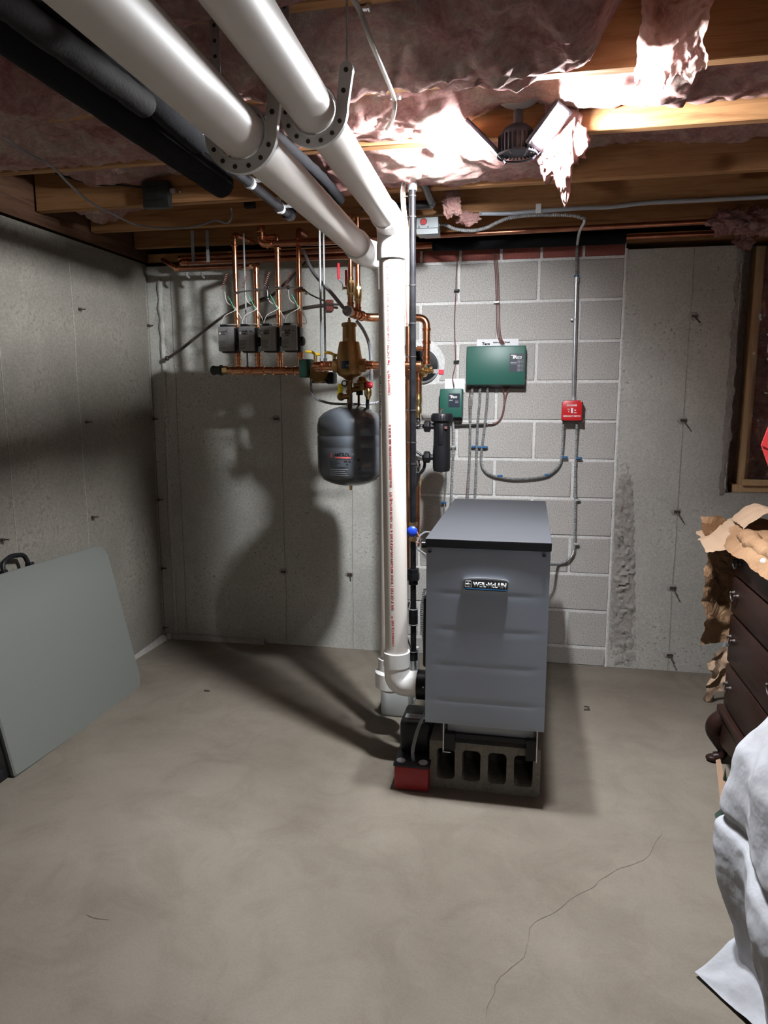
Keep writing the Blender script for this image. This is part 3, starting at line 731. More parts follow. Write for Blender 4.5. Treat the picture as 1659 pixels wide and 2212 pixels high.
cored(-.328, .078, by0+.09, by0+.28, 0, .185, 4, 'dark concrete block lying on its side with four open cores facing forward')
for k in (1, 2, 3):
    y0 = by0+.09+.235*k
    t2 = thing('concrete_block', ('second', 'third', 'rearmost')[k-1]+' concrete block in the row beneath the boiler', 'block', (-.125, y0, 0), 'concrete blocks under the boiler')
    mb = MB(); mb.rbox((-.328, y0, 0), (.078, y0+.19, .185), .004, 1); mb.build('body', 'dark_block', t2)

# condensate pump
p0 = aZ(855, 1706, 0); px0, px1, py0 = -.452, -.325, -1.44
t = thing('condensate_pump', 'red and black condensate pump on the floor left of the boiler', 'pump', (-.39, -1.3, 0))
mb = MB(); mb.rbox((px0, py0, .004), (px1, py0+.30, .095), .006, 2); mb.build('reservoir', 'dull_red', t)
mb = MB(); mb.rbox((px0-.004, py0-.004, .095), (px1+.004, py0+.304, .108), .004, 2); mb.build('lid', 'black_plastic', t)
mb = MB(); mb.rbox((px0+.004, py0+.085, .108), (px1-.002, py0+.25, .235), .018, 3); mb.lathe([(.02, 0), (.05, .004), (.052, .04), (.03, .05)], (px1-.01, py0+.17, .13), (1, 0, 0), 20); mb.build('motor_housing', 'black_plastic', t)
for x_ in (px0+.022, px1-.022):
    mb = MB(); mb.lathe([(.0165, 0), (.0165, .004), (.013, .006)], (x_, py0+.02, .108)); mb.build('port_cap', 'label_silver', t)
mb = MB(); mb.box((px0+.02, py0+.115, .2352), (px1-.02, py0+.15, .2362)); s_ = mb.build('rating_label', 'label_silver', t)
text('120V 60Hz\nCAUTION', .011, 'print_black', s_, (px0+.026, py0+.134, .2363), (1, 0, 0), (0, 1, 0), .0003)
path = spline([(-.385, py0+.03, .108), (-.388, py0+.035, .15), (-.37, py0+.06, .23), (-.335, py0+.10, .31), (-.32, py0+.2, .36)])
mb = MB(); mb.tube(path, .0065, 10); tag(mb.build('drain_tube', 'clear_tube'), 'clear plastic tube curving up from the condensate pump', 'tube')
mb = MB(); mb.tube([(-.43, -1.05, .24), (-.43, -1.05, .42)], .011, 12); mb.tube([(-.43, -1.05, .24), (-.435, -1.12, .2), (-.43, -1.2, .15)], .009, 10); tag(mb.build('drain_tube', 'milky_plastic'), 'grey drain tube dropping behind the front vent elbow', 'tube')

# ================================================================ BLACK GAS PIPE
YG = -1.14
gt = aY(891, 385, YG); gb = aY(893, 1420, YG); gx = lambda py: aY(890.5+(py-400)*.0025, py, YG)
R = .0127
t = thing('gas_pipe', 'black steel gas pipe standing right of the vent with a blue-handled cock', 'pipe', (gb.x, YG, gb.z))
mb = MB(); mb.tube([gx(395), gx(1135)], R, 16); mb.build('pipe', 'black_steel', t)
mb = MB(); mb.tube(fillet([gx(410), gx(366), Vector((gx(366).x+.03, YG+.05, gx(366).z))], .03), R+.004, 16); mb.lathe([(R+.005, 0), (R+.005, .05)], gx(412), (0, 0, 1)); mb.build('elbow', 'steel', t)
q1 = Vector((gx(366).x+.02, YG+.03, gx(366).z)); q2 = aY(934, 441, -.76)
mb = MB(); mb.tube([q1, q2], R+.003, 14); mb.build('branch', 'black_steel', t)
mb = MB(); mb.tube(fillet([q2+(q1-q2).normalized()*.03, q2, q2+Vector((-.08, 0, -.0))], .02), R+.005, 12); mb.lathe([(R+.004, 0), (R+.006, .02)], q2+Vector((-.06, 0, 0)), (-1, 0, 0)); mb.tube([q2+Vector((-.06, 0, 0)), q2+Vector((-.3, .0, 0))], R, 12); mb.build('branch', 'black_steel', t)
for py in (425, 470, 618, 700, 772, 887, 957, 1003):
    mb = MB(); q = gx(py); mb.lathe([(R+.0015, 0), (R+.0015, .004)], q, (0, 0, 1), 16); mb.box(q+Vector((-R-.012, -.002, 0)), q+Vector((-R+.002, .002, .004))); mb.build('cable_tie', 'black_rubber', t)
mb = MB(); mb.hexn(gx(1136), gx(1128), .018); mb.cyl(gx(1132), gx(1162), .012, 16); mb.hexn(gx(1161), gx(1168), .018); mb.build('valve_body', 'brass', t)
q = gx(1146); mb = MB(); mb.lathe([(.008, -.01), (.02, .0), (.021, .012), (.016, .018), (.006, .02)], q+Vector((0, -.014, 0)), (0, -1, 0), 20); h_ = mb.build('valve_handle', 'valve_blue', t); lab(h_, 'round blue gas cock handle')
mb = MB(); mb.tube([gx(1170), gx(1410)], R-.001, 16); mb.build('pipe', 'black_steel', t)
mb = MB(); mb.hexn(gx(1228), gx(1238), .024); mb.hexn(gx(1238), gx(1252), .027); mb.cyl(gx(1252), gx(1262), .019); mb.build('union', 'black_steel', t)
mb = MB(); mb.cyl(gx(1315), gx(1350), .0185); mb.cyl(gx(1405), gx(1425), .018); mb.build('coupling', 'black_steel', t)
for py in (1315, 1348, 1406): mb = MB(); q = gx(py); mb.torus(q, (0, 0, 1), .0178, .002, 20, 6); mb.build('thread_ring', 'steel', t)
mb = MB(); mb.cyl(gx(1425), gx(1470), .012); mb.build('drip_leg', 'galvanized', t)
# ================================================================ CABLES beside the gas pipe
for k, (dx, mat, lb) in enumerate(((0, 'wire_white', 'white sheathed cable dropping left of the gas pipe'), (4, 'wire_red', 'pinkish thermostat cable dropping left of the gas pipe'), (8, 'wire_white', 'white thermostat cable tied against the gas pipe'))):
    ys = (-1.52, -1.40, -1.2, YG+.01, YG+.005, YG, YG, YG, YG)
    pts = [aY(px+dx*.9*(.4 if i < 3 else 1), py, yy) for i, ((px, py), yy) in enumerate(zip(((902, 268), (905, 292), (884, 350), (868, 400), (868, 445), (874, 500), (873, 570), (874, 640), (876, 705)), ys))]
    mb = MB(); mb.tube(spline(pts), .0032, 8); tag(mb.build('cable', mat), lb, 'cable')
mb = MB(); pts = [aZ(px, py, z_) for px, py, z_ in ((757, -12, 2.22), (778, 25, 2.2), (800, 85, 2.16), (825, 145, 2.16), (850, 208, 2.19), (852, 235, 2.17), (846, 262, 2.17), (836, 278, 2.19))]
mb.tube(spline(pts), .0055, 10); tag(mb.build('cable', 'wire_white'), 'shiny white cable looping down from the top centre joists', 'cable')
for (px, py, yy, lb) in ((784, 19, -2.27, 'steel cable clip on the nearest joist edge'), (852, 211, -1.86, 'steel cable clip where the shiny cable bends'), (899, 300, -1.42, 'steel cable clip above the gas pipe elbow')):
    q = aY(px, py, yy); m_ = MB(); m_.rbox(q-Vector((.012, .007, .004)), q+Vector((.012, .005, .004)), .002, 1); m_.cyl(q+Vector((.012, -.01, 0)), q+Vector((.012, .006, 0)), .005, 10); tag(m_.build('cable_clip', 'galvanized'), lb, 'clip')

# ================================================================ BLACK INSULATED PIPES, LEFT CEILING
def ceilpipe(name, pa, pb, za, zb_, r, mat, label, r2=None):
    a = aZ(*pa, za); b = aZ(*pb, zb_); d = (b-a).normalized(); m_ = MB()
    P_ = [a.lerp(b, i/30)+Vector((fb((i*.7, r*90, 0))*.002, 0, fb((i*.6, 5, r*90))*.002)) for i in range(31)]
    m_.tube(P_, r, 20); return tag(m_.build(name, mat), label, 'pipe')
ceilpipe('insulated_pipe', (-60, 15), (478, 398), 2.188, 2.188, .046, 'foam_black', 'leftmost thick black foam-covered pipe under the joists')
ceilpipe('insulated_pipe', (-14, -105), (430, 300), 2.165, 2.165, .040, 'foam_black', 'black foam-covered pipe nearest the left vent pipe')
ceilpipe('insulated_pipe', (-100, -75), (313, 226), 2.10, 2.10, .028, 'foam_grey', 'short grey-brown foam pipe cover ending in a round edge between the black pipes')
a = aZ(420, 300, 2.165); b = aZ(622, 462, 2.165)
t = thing('iron_pipe', 'bare dark steel pipe with pale hanger clamps left of the left vent', 'pipe', tuple(b))
mb = MB(); mb.tube([a, b], .017, 16); mb.build('pipe', 'black_steel', t)
for px, py in ((540, 395), (605, 450)):
    q = aZ(px, py, 2.165); d = (b-a).normalized(); mb = MB(); mb.lathe([(.021, 0), (.021, .02)], q-d*.012, d, 18); mb.rbox(q+Vector((.018, -.006, .0)), q+Vector((.05, .006, .012)), .002, 1); mb.cyl(q+Vector((0, 0, .018)), q+Vector((0, 0, .09)), .004, 8); mb.build('clamp', 'galvanized', t)
mb = MB(); q = b; mb.lathe([(.024, 0), (.024, .03)], q-(b-a).normalized()*.01, b-a, 8); mb.tube(fillet([q, q+(b-a).normalized()*.05, q+(b-a).normalized()*.05+Vector((0, 0, .08))], .03), .02, 12); mb.build('elbow', 'black_steel', t)
mb = MB(); a_ = aY(400, 245, -2.1); mb.tube(spline([aZ(415, 262, 2.2), aZ(432, 270, 2.17), aZ(438, 296, 2.15), aZ(432, 303, 2.15)]), .0025, 6); tag(mb.build('wire_hook', 'steel'), 'bent wire hook holding the black foam pipe', 'hook')
# ribbed duct behind left vent
P_ = [aZ(640, 345, 2.2), aZ(680, 385, 2.2), aZ(725, 425, 2.2)]; P_[-1] = P_[-1]
mb = MB(); mb.tube(spline([aZ(560, 262, 2.205), aZ(655, 347, 2.205), aZ(700, 390, 2.205), aZ(735, 432, 2.2)], 20), .019, 16, rfun=lambda i, t_: .019+.001*math.sin(i*.7)); tag(mb.build('insulated_pipe', 'foam_black'), 'taped dark grey insulated pipe seen between the two vent pipes', 'pipe')
# dark pipe insulation along the back wall top
t = thing('insulated_pipe', 'long black foam-covered pipe over the bricks of the back wall', 'pipe', (0, -.06, 2.16))
A = aY(935, 530, -.10); B = aY(1352, 513, -.10)
mb = MB(); mb.tube([A, B], .030, 20); mb.build('foam_cover', 'foam_black', t)
mb = MB(); mb.tube([B, Vector((3.0, -.10, B.z+.008))], .012, 12); mb.tube([A, Vector((-1.9, -.10, A.z-.01))], .014, 12); mb.build('pipe', 'old_copper', t)
A = aY(918, 510, -.24); B = aY(1545, 478, -.24)
mb = MB(); mb.tube([A, B, B+Vector((.6, 0, 0))], .0125, 14); tag(mb.build('copper_pipe', 'old_copper'), 'dull copper pipe running under the joists above the block wall', 'pipe')
# grey sheathed cable + clip + armoured cable from the junction box
pts = [aY(*q, -.54) for q in ((1035, 462), (1100, 461), (1163, 456), (1250, 450), (1320, 447), (1400, 438), (1520, 432), (1680, 424))]
mb = MB(); mb.tube(spline(pts), .0085, 10); tag(mb.build('cable', 'sheath_grey'), 'thick pale grey cable sagging along the joist at right', 'cable')
q = aY(1163, 456, -.55); mb = MB(); mb.rbox(q-Vector((.012, .006, .018)), q+Vector((.012, .012, .03)), .002, 1); tag(mb.build('cable_clip', 'white_plastic'), 'white strap around the thick grey cable', 'clip')
YB = -.60
t = thing('junction_box', 'square steel junction box right of the gas pipe with a round red knockout', 'box', tuple(aY(922, 500, YB)))
a = aY(899, 470, YB); b = aY(944, 489, YB)
mb = MB(); mb.rbox((a.x, YB-.0, b.z-.006), (b.x+.006, YB+.09, a.z), .002, 1); mb.build('box_body', 'box_steel', t)
mb = MB(); mb.prism([Vector((a.x, 0, b.z-.008)), Vector((b.x+.004, 0, b.z-.008)), Vector((b.x+.006, 0, b.z-.03)), Vector((a.x+.004, 0, b.z-.03))], (0, YB-.004, 0), (0, YB+.08, 0)); mb.build('box_side', 'box_steel', t)
q = aY(915, 479, YB-.001); mb = MB(); mb.torus(q, (0, 1, 0), .0135, .002, 20, 6); mb.build('knockout_rim', 'chrome', t)
mb = MB(); mb.lathe([(.0125, 0), (.0125, .002)], q, (0, -1, 0), 18); lab(mb.build('knockout', 'dull_red', t), 'dark red round knockout plug')
mb = MB(); 
for dx in (-.02, .02): mb.sphere(q+Vector((dx, -.001, -.022)), .003, 8)
mb.build('screw', 'black_plastic', t)
pts = [aY(*q, YB+.02) for q in ((944, 486), (960, 485), (985, 495), (1020, 498), (1050, 492), (1080, 478), (1105, 470), (1145, 465), (1190, 464), (1235, 465), (1262, 472))]
tag(flex(spline(pts), .0072).build('armoured_cable', 'armour'), 'silver armoured cable drooping from the junction box under the joists', 'cable')
q1 = aY(1262, 472, YB+.02); mb = MB(); mb.tube(spline([q1, q1+Vector((.002, .03, -.01)), aY(1252, 500, -.4), aY(1247, 528, -.10)]), .0065, 10); tag(mb.build('cable', 'galvanized'), 'short cable end turning down to the emergency switch conduit', 'cable')

# ceiling cable, box and small parts at left
pts = [aZ(*q) for q in ((-15, 272, 2.2), (20, 305, 2.2), (60, 332, 2.19), (110, 358, 2.18), (150, 398, 2.17), (195, 437, 2.16), (240, 460, 2.16), (290, 484, 2.16), (345, 493, 2.16), (400, 492, 2.17), (435, 486, 2.175), (465, 476, 2.19), (490, 482, 2.19), (500, 470, 2.2), (499, 450, 2.24))]
mb = MB(); mb.tube(spline(pts), .0042, 8); tag(mb.build('cable', 'cable_grey'), 'grey cable sagging across the dark ceiling at upper left', 'cable')
YJ = EDGE[8]-.038
t = thing('junction_box', 'dark square box with handwritten notes screwed to a joist at left', 'box', tuple(aY(334, 440, YJ-.04)))
a = aY(305, 392, YJ-.04); b = aY(364, 446, YJ-.04)
mb = MB(); mb.rbox((a.x, YJ-.04, b.z), (b.x, YJ-.001, a.z), .006, 2); mb.build('box_body', 'box_dark', t)
text('CELLAR\nLIGHTS\nS. WALL\nBASEMENT', .017, 'print_black', t, (a.x+.014, YJ-.0401, a.z-.03), (1, 0, 0), (0, 0, 1), .0004, bold=.0004)
q = aY(369, 412, YJ-.02); mb = MB(); mb.hexn(q, q+Vector((.018, 0, 0)), .011); mb.build('connector', 'steel', t)
q = aY(389, 414, YJ-.004); mb = MB(); mb.sphere(q, .006); tag(mb.build('staple', 'steel'), 'small shiny cable staple right of the handwritten box', 'staple')
mb = MB(); mb.tube(spline([aY(305, 405, YJ-.02), aY(260, 400, YJ-.01), aY(200, 398, YJ-.012), aY(120, 375, YJ-.01)]), .004, 6); tag(mb.build('cable', 'black_rubber'), 'dark cable entering the handwritten box from the left', 'cable')
mb = MB(); q = aY(538, 440, -.55); mb.rbox(q-Vector((.02, .02, .02)), q+Vector((.03, .01, .02)), .003, 1); tag(mb.build('transformer', 'black_plastic'), 'small black transformer on a joist left of the dark steel pipe', 'box')

# ================================================================ ZONE MANIFOLD
YZ = -.45
def cu_fit(m_, c, ax, r, L_=.03):   # soldered fitting with rolled ends
    c = Vector(c); ax = Vector(ax).normalized(); m_.lathe([(r+.0005, 0), (r+.0045, .001), (r+.0045, .004), (r+.0022, .006), (r+.0022, L_-.006), (r+.0045, L_-.004), (r+.0045, L_-.001), (r+.0005, L_)], c-ax*L_/2, ax, 20)
mA = aY(462, 800, YZ); mB_ = aY(668, 801, YZ)
t = thing('zone_manifold', 'horizontal copper manifold pipe below the four zone valves', 'pipe', (mA.x, YZ, mA.z-.02))
mb = MB(); mb.tube([mA+Vector((.04, 0, 0)), mB_+Vector((.0, 0, 0))], .0175, 20); mb.build('pipe', 'copper', t)
mb = MB()
for px in (517, 558, 604, 650):
    c = aY(px, 801, YZ); cu_fit(mb, c, (1, 0, 0), .0175, .07)
mb.build('tee', 'copper', t)
mb = MB(); mb.lathe([(.02, 0), (.021, .03), (.026, .035), (.026, .045), (.02, .05)], mA+Vector((.0, .0, 0)), (1, 0, 0), 20); mb.sphere(mA+Vector((-.0, 0, 0)), .024, 16, (.8, 1, 1)); mb.build('end_cap', 'box_dark', t)
mb = MB(); mb.hexn(mA+Vector((.05, 0, 0)), mA+Vector((.075, 0, 0)), .0215); lab(mb.build('hex_bushing', 'brass', t), 'brass hex bushing')
# zone valve prototype
def riser(px, py_top, label, far=YZ):
    top = aY(px-4, py_top, YZ); x = aY(px, 700, YZ).x; base = aY(px+2, 787, YZ)
    t = thing('copper_riser', label, 'pipe', (x, YZ, base.z), 'copper risers above the zone valves')
    m_ = MB(); m_.tube([(x, YZ, aY(px, 715, YZ).z), (x, YZ, top.z)], .0125, 16); m_.build('pipe', 'copper', t)
    m_ = MB(); m_.tube([(x, YZ, base.z-.012), (x, YZ, aY(px, 755, YZ).z)], .0125, 16); cu_fit(m_, (x, YZ, base.z+.012), (0, 0, 1), .0125, .028); cu_fit(m_, (x, YZ, base.z+.048), (0, 0, 1), .0125, .02); m_.build('stub', 'copper', t)
    return t, x, top.z
rs = []
for px, pt, lb in ((512, 520, 'leftmost of the four tall copper risers over the zone valves'), (556, 580, 'short copper riser over the second zone valve from the left'), (603, 540, 'copper riser over the third zone valve from the left'), (648, 520, 'rightmost of the four copper risers, over the zone valve beside the green pump')):
    rs.append(riser(px, pt, lb))
zv = None
NOTE = (('1st FLR\nS.W.', 'leftmost zone valve with dark motor housing on the copper manifold'), ('Downstairs\nBATH', 'second zone valve from the left on the copper manifold'), ('1st FLR\nBATH', 'third zone valve from the left on the copper manifold'), ('Basement\nOffice\nS.W.', 'rightmost zone valve on the copper manifold, next to the green pump'))
for k, (r_, x, zt_) in enumerate(rs):
    z0 = 1.668; z1 = 1.785; xx = x-.045; yf = YZ-.062
    if zv is None:
        t = thing('zone_valve', NOTE[k][1], 'valve', (x, YZ, z0), 'zone valves'); zv = t
        m_ = MB(); m_.rbox((xx-.03, yf, z0), (xx+.046, yf+.05, z1), .004, 2); m_.box((xx+.018, yf-.002, z0+.004), (xx+.028, yf+.002, z1-.004)); m_.build('cover', 'valve_face', t)
        m_ = MB(); m_.rbox((xx-.024, yf+.02, z0-.006), (xx+.058, yf+.075, z1-.004), .006, 2); m_.box((xx-.022, yf+.01, z1-.002), (xx+.012, yf+.05, z1+.012)); m_.lathe([(.024, 0), (.022, .012), (.012, .018)], (xx+.056, yf+.045, z0+.045), (1, 0, 0), 18); m_.build('motor_base', 'black_plastic', t)
        m_ = MB(); m_.lathe([(.004, 0), (.004, .003)], (xx-.02, yf, z0+.085), (0, -1, 0), 12); m_.build('indicator', 'white_plastic', t)
        m_ = MB(); m_.lathe([(.0155, 0), (.0155, .055)], (x, YZ, z0+.02), (0, 0, 1), 16); m_.build('valve_body', 'brass', t)
        m_ = MB()
        for q in range(7): m_.box((xx-.026, yf-.0006, z0+.012+q*.006), (xx-.026+random.uniform(.02, .038), yf+.001, z0+.0135+q*.006))
        m_.build('printed_lines', 'print_black', t)
        T = t
    else:
        T = copytree(zv); T.location = (x, YZ, z0); T['label'] = NOTE[k][1]; ROOT[T.name] = Vector((x, YZ, z0))
    text(NOTE[k][0], .0115, 'print_black', T, (xx-.012, yf-.0003, z1-.028), (1, 0, 0), (0, 0, 1), .0005, bold=.0003, name='handwriting')
    # thermostat wires looping over each valve
    e = Vector((xx-.02, yf+.02, z1+.012)); e2 = Vector((x+.04, YZ-.03, z1+.01)); hub_ = Vector((x+.008, YZ-.03, z1+.085)); up_ = Vector((x-.05, YZ-.02, z1+.17))
    m_ = MB(); m_.tube(spline([e, e+Vector((.02, 0, .04)), hub_, up_+Vector((.01, 0, -.05)), up_]), .0018, 6); m_.tube(spline([e, Vector((x, YZ-.04, z1+.012)), e2, e2+Vector((-.004, 0, .03)), hub_]), .0018, 6)
    tag(m_.build('valve_wire', 'wire_white'), 'thin pale wires looping above the '+('leftmost', 'second', 'third', 'rightmost')[k]+' zone valve', 'wire', 'zone valve wires')
    m_ = MB(); m_.tube(spline([hub_+Vector((-.002, -.002, -.01)), hub_+Vector((-.02, -.001, .03)), hub_+Vector((-.038, 0, .06))]), .0021, 6); tag(m_.build('valve_wire', 'wire_green'), 'green wire twisted above the '+('leftmost', 'second', 'third', 'rightmost')[k]+' zone valve', 'wire', 'zone valve wires')
    m_ = MB(); c0 = up_+Vector((0, 0, .03)); m_.tube([c0+Vector((.005*math.cos(i*.9)+(-.014+.028*i/60)*-1, .005*math.sin(i*.9), .035-.07*i/60+.02)) for i in range(61)], .0018, 5); tag(m_.build('wire_coil', 'wire_red'), 'coiled brown wire hanging left of the '+('leftmost', 'second', 'third', 'rightmost')[k]+' copper riser', 'wire', 'coiled wires')
# wire run between the risers
pts = [aY(*q, YZ-.02) for q in ((500, 638), (512, 632), (540, 628), (580, 625), (625, 621), (648, 622), (672, 637), (700, 650))]
mb = MB(); mb.tube(spline(pts), .0036, 7); tag(mb.build('cable', 'cable_brown'), 'dark control cable strung across the four copper risers', 'cable')
for px, py, lb in ((512, 633, 'leftmost'), (556, 626, 'second'), (602, 622, 'third'), (648, 623, 'rightmost')):
    q = aY(px, py, YZ); m_ = MB(); m_.lathe([(.0145, 0), (.0145, .006)], q, (0, 0, 1), 16); tag(m_.build('cable_tie', 'black_rubber'), 'black cable tie around the '+lb+' copper riser', 'tie', 'cable ties on the copper risers')
for px, py, lb in ((577, 620, 'black cable clip left of the third copper riser'), (623, 621, 'black cable clip left of the rightmost copper riser'), (580, 645, 'black cable clip where the coiled wire hangs by the third riser')):
    q = aY(px, py, YZ-.02); m_ = MB(); m_.torus(q, (0, 1, 0), .007, .003, 14, 6); tag(m_.build('cable_clip', 'black_plastic'), lb, 'clip')
q = aY(648, 628, YZ); m_ = MB(); m_.rbox(q-Vector((.024, .016, .008)), q+Vector((.03, -.006, .006)), .002, 1); tag(m_.build('pipe_clamp', 'copper'), 'copper bell clamp on the rightmost riser', 'clamp')
q = aY(662, 634, YZ-.02); m_ = MB(); m_.sphere(q, .008, 12, (1.5, 1, .8)); tag(m_.build('wire_nut', 'white_plastic'), 'white wire nut right of the rightmost riser', 'connector')

# return headers and elbows near the ceiling
hA = aY(578, 527, YZ); hB = aY(716, 521, YZ)
t = thing('return_header', 'copper header pipe crossing behind the risers just under the joists', 'pipe', tuple(hA-Vector((0, 0, .02))))
mb = MB(); mb.tube([hA, hB+Vector((.25, 0, 0))], .0165, 18); mb.build('pipe', 'old_copper', t)
up = aY(563, 460, YZ)
mb = MB(); mb.tube(fillet([hA+Vector((.02, 0, 0)), Vector((up.x, YZ, hA.z)), up+Vector((0, 0, .0))], .035), .0175, 16); cu_fit(mb, hA+Vector((.01, 0, 0)), (1, 0, 0), .0165, .03); cu_fit(mb, Vector((up.x, YZ, hA.z+.045)), (0, 0, 1), .0165, .03); mb.tube([up, up+Vector((0, .0, .12))], .0165, 14); mb.build('elbow', 'copper', t)
for (r_, x, zt_) in (rs[2], rs[3]):
    pass
mb = MB()
for k in (2, 3):
    x = rs[k][1]; cu_fit(mb, (x, YZ, rs[k][2]-.005), (0, 0, 1), .0125, .03); mb.sphere((x, YZ, hA.z+.024), .012, 10)
mb.build('tee', 'copper', t)
mb = MB(); x = rs[3][1]; mb.tube(fillet([(x, YZ, hA.z), (x, YZ, hA.z+.06), (x, YZ+.12, hA.z+.06)], .03), .0125, 12); x = rs[2][1]; mb.tube(fillet([(x, YZ, hA.z+.0), (x, YZ, hA.z+.035), (x-.08, YZ+.03, hA.z+.035)], .02), .0125, 12); mb.build('elbow', 'old_copper', t)
x = rs[0][1]; zt_ = rs[0][2]
mb = MB(); mb.tube(fillet([(x, YZ, zt_-.02), (x, YZ, zt_+.03), (x+.02, YZ+.2, zt_+.03)], .03), .0135, 14); cu_fit(mb, (x, YZ, zt_-.01), (0, 0, 1), .0125, .03); mb.build('elbow', 'copper', rs[0][0])
x = rs[1][1]; zt_ = rs[1][2]; q = aY(475, 575, YZ+.1)
mb = MB(); mb.tube(fillet([(x, YZ, zt_-.02), (x, YZ, zt_+.012), (x-.05, YZ+.05, zt_+.02), (x-.1, YZ+.1, zt_+.02)], .03), .0135, 14); cu_fit(mb, (x, YZ, zt_-.012), (0, 0, 1), .0125, .026); mb.build('elbow', 'copper', rs[1][0])
YW = -.16
t = thing('copper_pipe', 'pair of dull copper pipes strapped high on the back wall at left', 'pipe', tuple(aY(540, 590, YW)))
a = aY(398, 566, YW); b = aY(706, 556, YW); c = aY(380, 580, YW-.05); d = aY(540, 575, YW-.05)
mb = MB(); mb.tube([a, b+Vector((.3, 0, 0))], .0155, 16); mb.build('pipe', 'old_copper', t)
mb = MB(); mb.tube(fillet([d, c, aY(360, 566, YW-.05), aY(352, 562, YW+.04)], .03), .0125, 14); mb.tube(fillet([d, d+Vector((.05, 0, .005)), (rs[1][1]-.1, YZ+.1, rs[1][2]+.02)], .02), .0125, 12); mb.build('pipe', 'old_copper', t)
mb = MB(); cu_fit(mb, a+Vector((.01, 0, 0)), (1, 0, 0), .0155, .03); cu_fit(mb, c+Vector((.01, 0, 0)), (1, 0, 0), .0125, .03); mb.sphere(a-Vector((.012, 0, 0)), .017); mb.build('fitting', 'copper', t)
for px in (415, 447):
    for q, py in ((0, 522),):
        p = aY(px, 540, YW-.03); mb = MB(); mb.rbox((p.x-.009, YW-.022, p.z-.06), (p.x+.009, YW-.02, p.z+.1), .0005, 1); mb.build('strap', 'label_silver', t)
    p = aY(px-5, 592, YW-.02); mb = MB(); mb.torus(p, (0, 1, 0), .018, .006, 16, 8, PI*.05, PI*.95); mb.build('clamp', 'label_silver', t)
# threaded rods
for (px0_, py0_, px1_, py1_, yy, lb) in ((525, 505, 536, 796, YZ+.03, 'thin threaded rod between the two left zone valves'), (688, 500, 697, 780, -.72, 'left of the two close threaded steel rods above the copper elbow'), (698, 540, 704, 780, -.66, 'right of the two close threaded steel rods above the copper elbow')):
    a = aY(px0_, py0_, yy); b = aY(px1_, py1_, yy); a.x = b.x = (a.x+b.x)/2
    if px0_ > 600: a.z = 2.24
    m_ = MB(); m_.tube([a, b], .0048, 8); m_.hexn(b, b+Vector((0, 0, .012)), .009); tag(m_.build('threaded_rod', 'box_steel'), lb, 'rod')
# capillary rod on the wall and its run
pts = [aY(*q) for q in ((361, 774, -.04), (395, 752, -.05), (440, 716, -.05), (500, 672, -.05), (560, 648, -.05), (592, 635, -.05), (640, 590, -.05), (668, 556, -.05))]
mb = MB(); mb.tube(spline(pts), .0075, 8); mb.sphere(pts[0], .014); tag(mb.build('wall_pipe', 'cable_brown'), 'thin brown pipe curving down the wall to a round stub at left', 'pipe')
pts = [aY(*q) for q in ((655, 540, -.4), (672, 580, -.5), (690, 605, -.6), (715, 632, -.72), (741, 664, -.78))]
mb = MB(); mb.tube(spline(pts), .0085, 10); tag(mb.build('cable', 'cable_grey'), 'thick grey cord falling diagonally to the round grey cap', 'cable')
pts = [aY(*q) for q in ((655, 608, -.06), (690, 660, -.07), (712, 672, -.07), (742, 664, -.3))]
mb = MB(); mb.tube(spline([aY(560, 692, -.03), aY(640, 668, -.03), aY(700, 658, -.03), aY(735, 658, -.05)]), .006, 8); tag(mb.build('cable', 'cable_brown'), 'brown cable on the wall behind the round grey cap', 'cable')
q = aY(712, 660, -.02)
mb = MB(); mb.rbox(q-Vector((.02, .01, .03)), q+Vector((.02, .012, .03)), .004, 1); tag(mb.build('wall_bracket', 'rust_red'), 'small rusty red bracket on the wall left of the grey cap', 'bracket')

# ================================================================ TWIN RISERS WITH RED BALL VALVES, RETURN LOOP
YT = -.72
t = thing('return_piping', 'twin copper pipes with red-handled ball valves joining a loop behind the vents', 'pipe', tuple(aY(790, 700, YT)))
x1 = aY(757, 600, YT).x; x2 = aY(773, 600, YT+.05).x
mb = MB(); mb.tube([(x1, YT, aY(757, 625, YT).z), (x1, YT, 2.22)], .0111, 16); mb.build('pipe', 'copper', t)
mb = MB(); mb.tube([(x2, YT+.05, aY(773, 635, YT).z), (x2, YT+.05, 2.22)], .0111, 16); mb.build('pipe', 'copper', t)
def ballvalve(x, y, z, name='ball_valve'):
    m_ = MB(); m_.lathe([(.0135, -.042), (.0135, -.022), (.0165, -.02), (.0175, -.008), (.0175, .008), (.0165, .02), (.0135, .022), (.0135, .045)], (x, y, z), (0, 0, 1), 18); m_.hexn((x, y, z-.03), (x, y, z-.02), .018); m_.hexn((x, y, z+.02), (x, y, z+.03), .018); m_.cyl((x-.01, y, z), (x-.035, y, z), .006); o = m_.build(name, 'brass', t)
    return o
z1_ = aY(757, 622, YT).z; z2_ = aY(773, 632, YT).z
v1 = ballvalve(x1, YT, z1_); v2 = ballvalve(x2, YT+.05, z2_)
for (v_, x, y, z, dx) in ((v1, x1, YT, z1_, -.045), (v2, x2, YT+.05, z2_, -.045)):
    p0 = Vector((x-.034, y-.004, z)); m_ = MB(); m_.tube(fillet([p0-Vector((0, 0, .008)), p0+Vector((0, 0, .02)), p0+Vector((-.018, 0, .034)), p0+Vector((-.018, 0, .05))], .008), .0028, 6); m_.build('lever', 'steel', v_)
    m_ = MB(); m_.rbox(p0+Vector((-.0235, -.006, .036)), p0+Vector((-.0125, .006, .105)), .004, 2); lab(m_.build('grip', 'handle_red', v_), 'red lever grip')
zt2 = aY(770, 683, YT).z
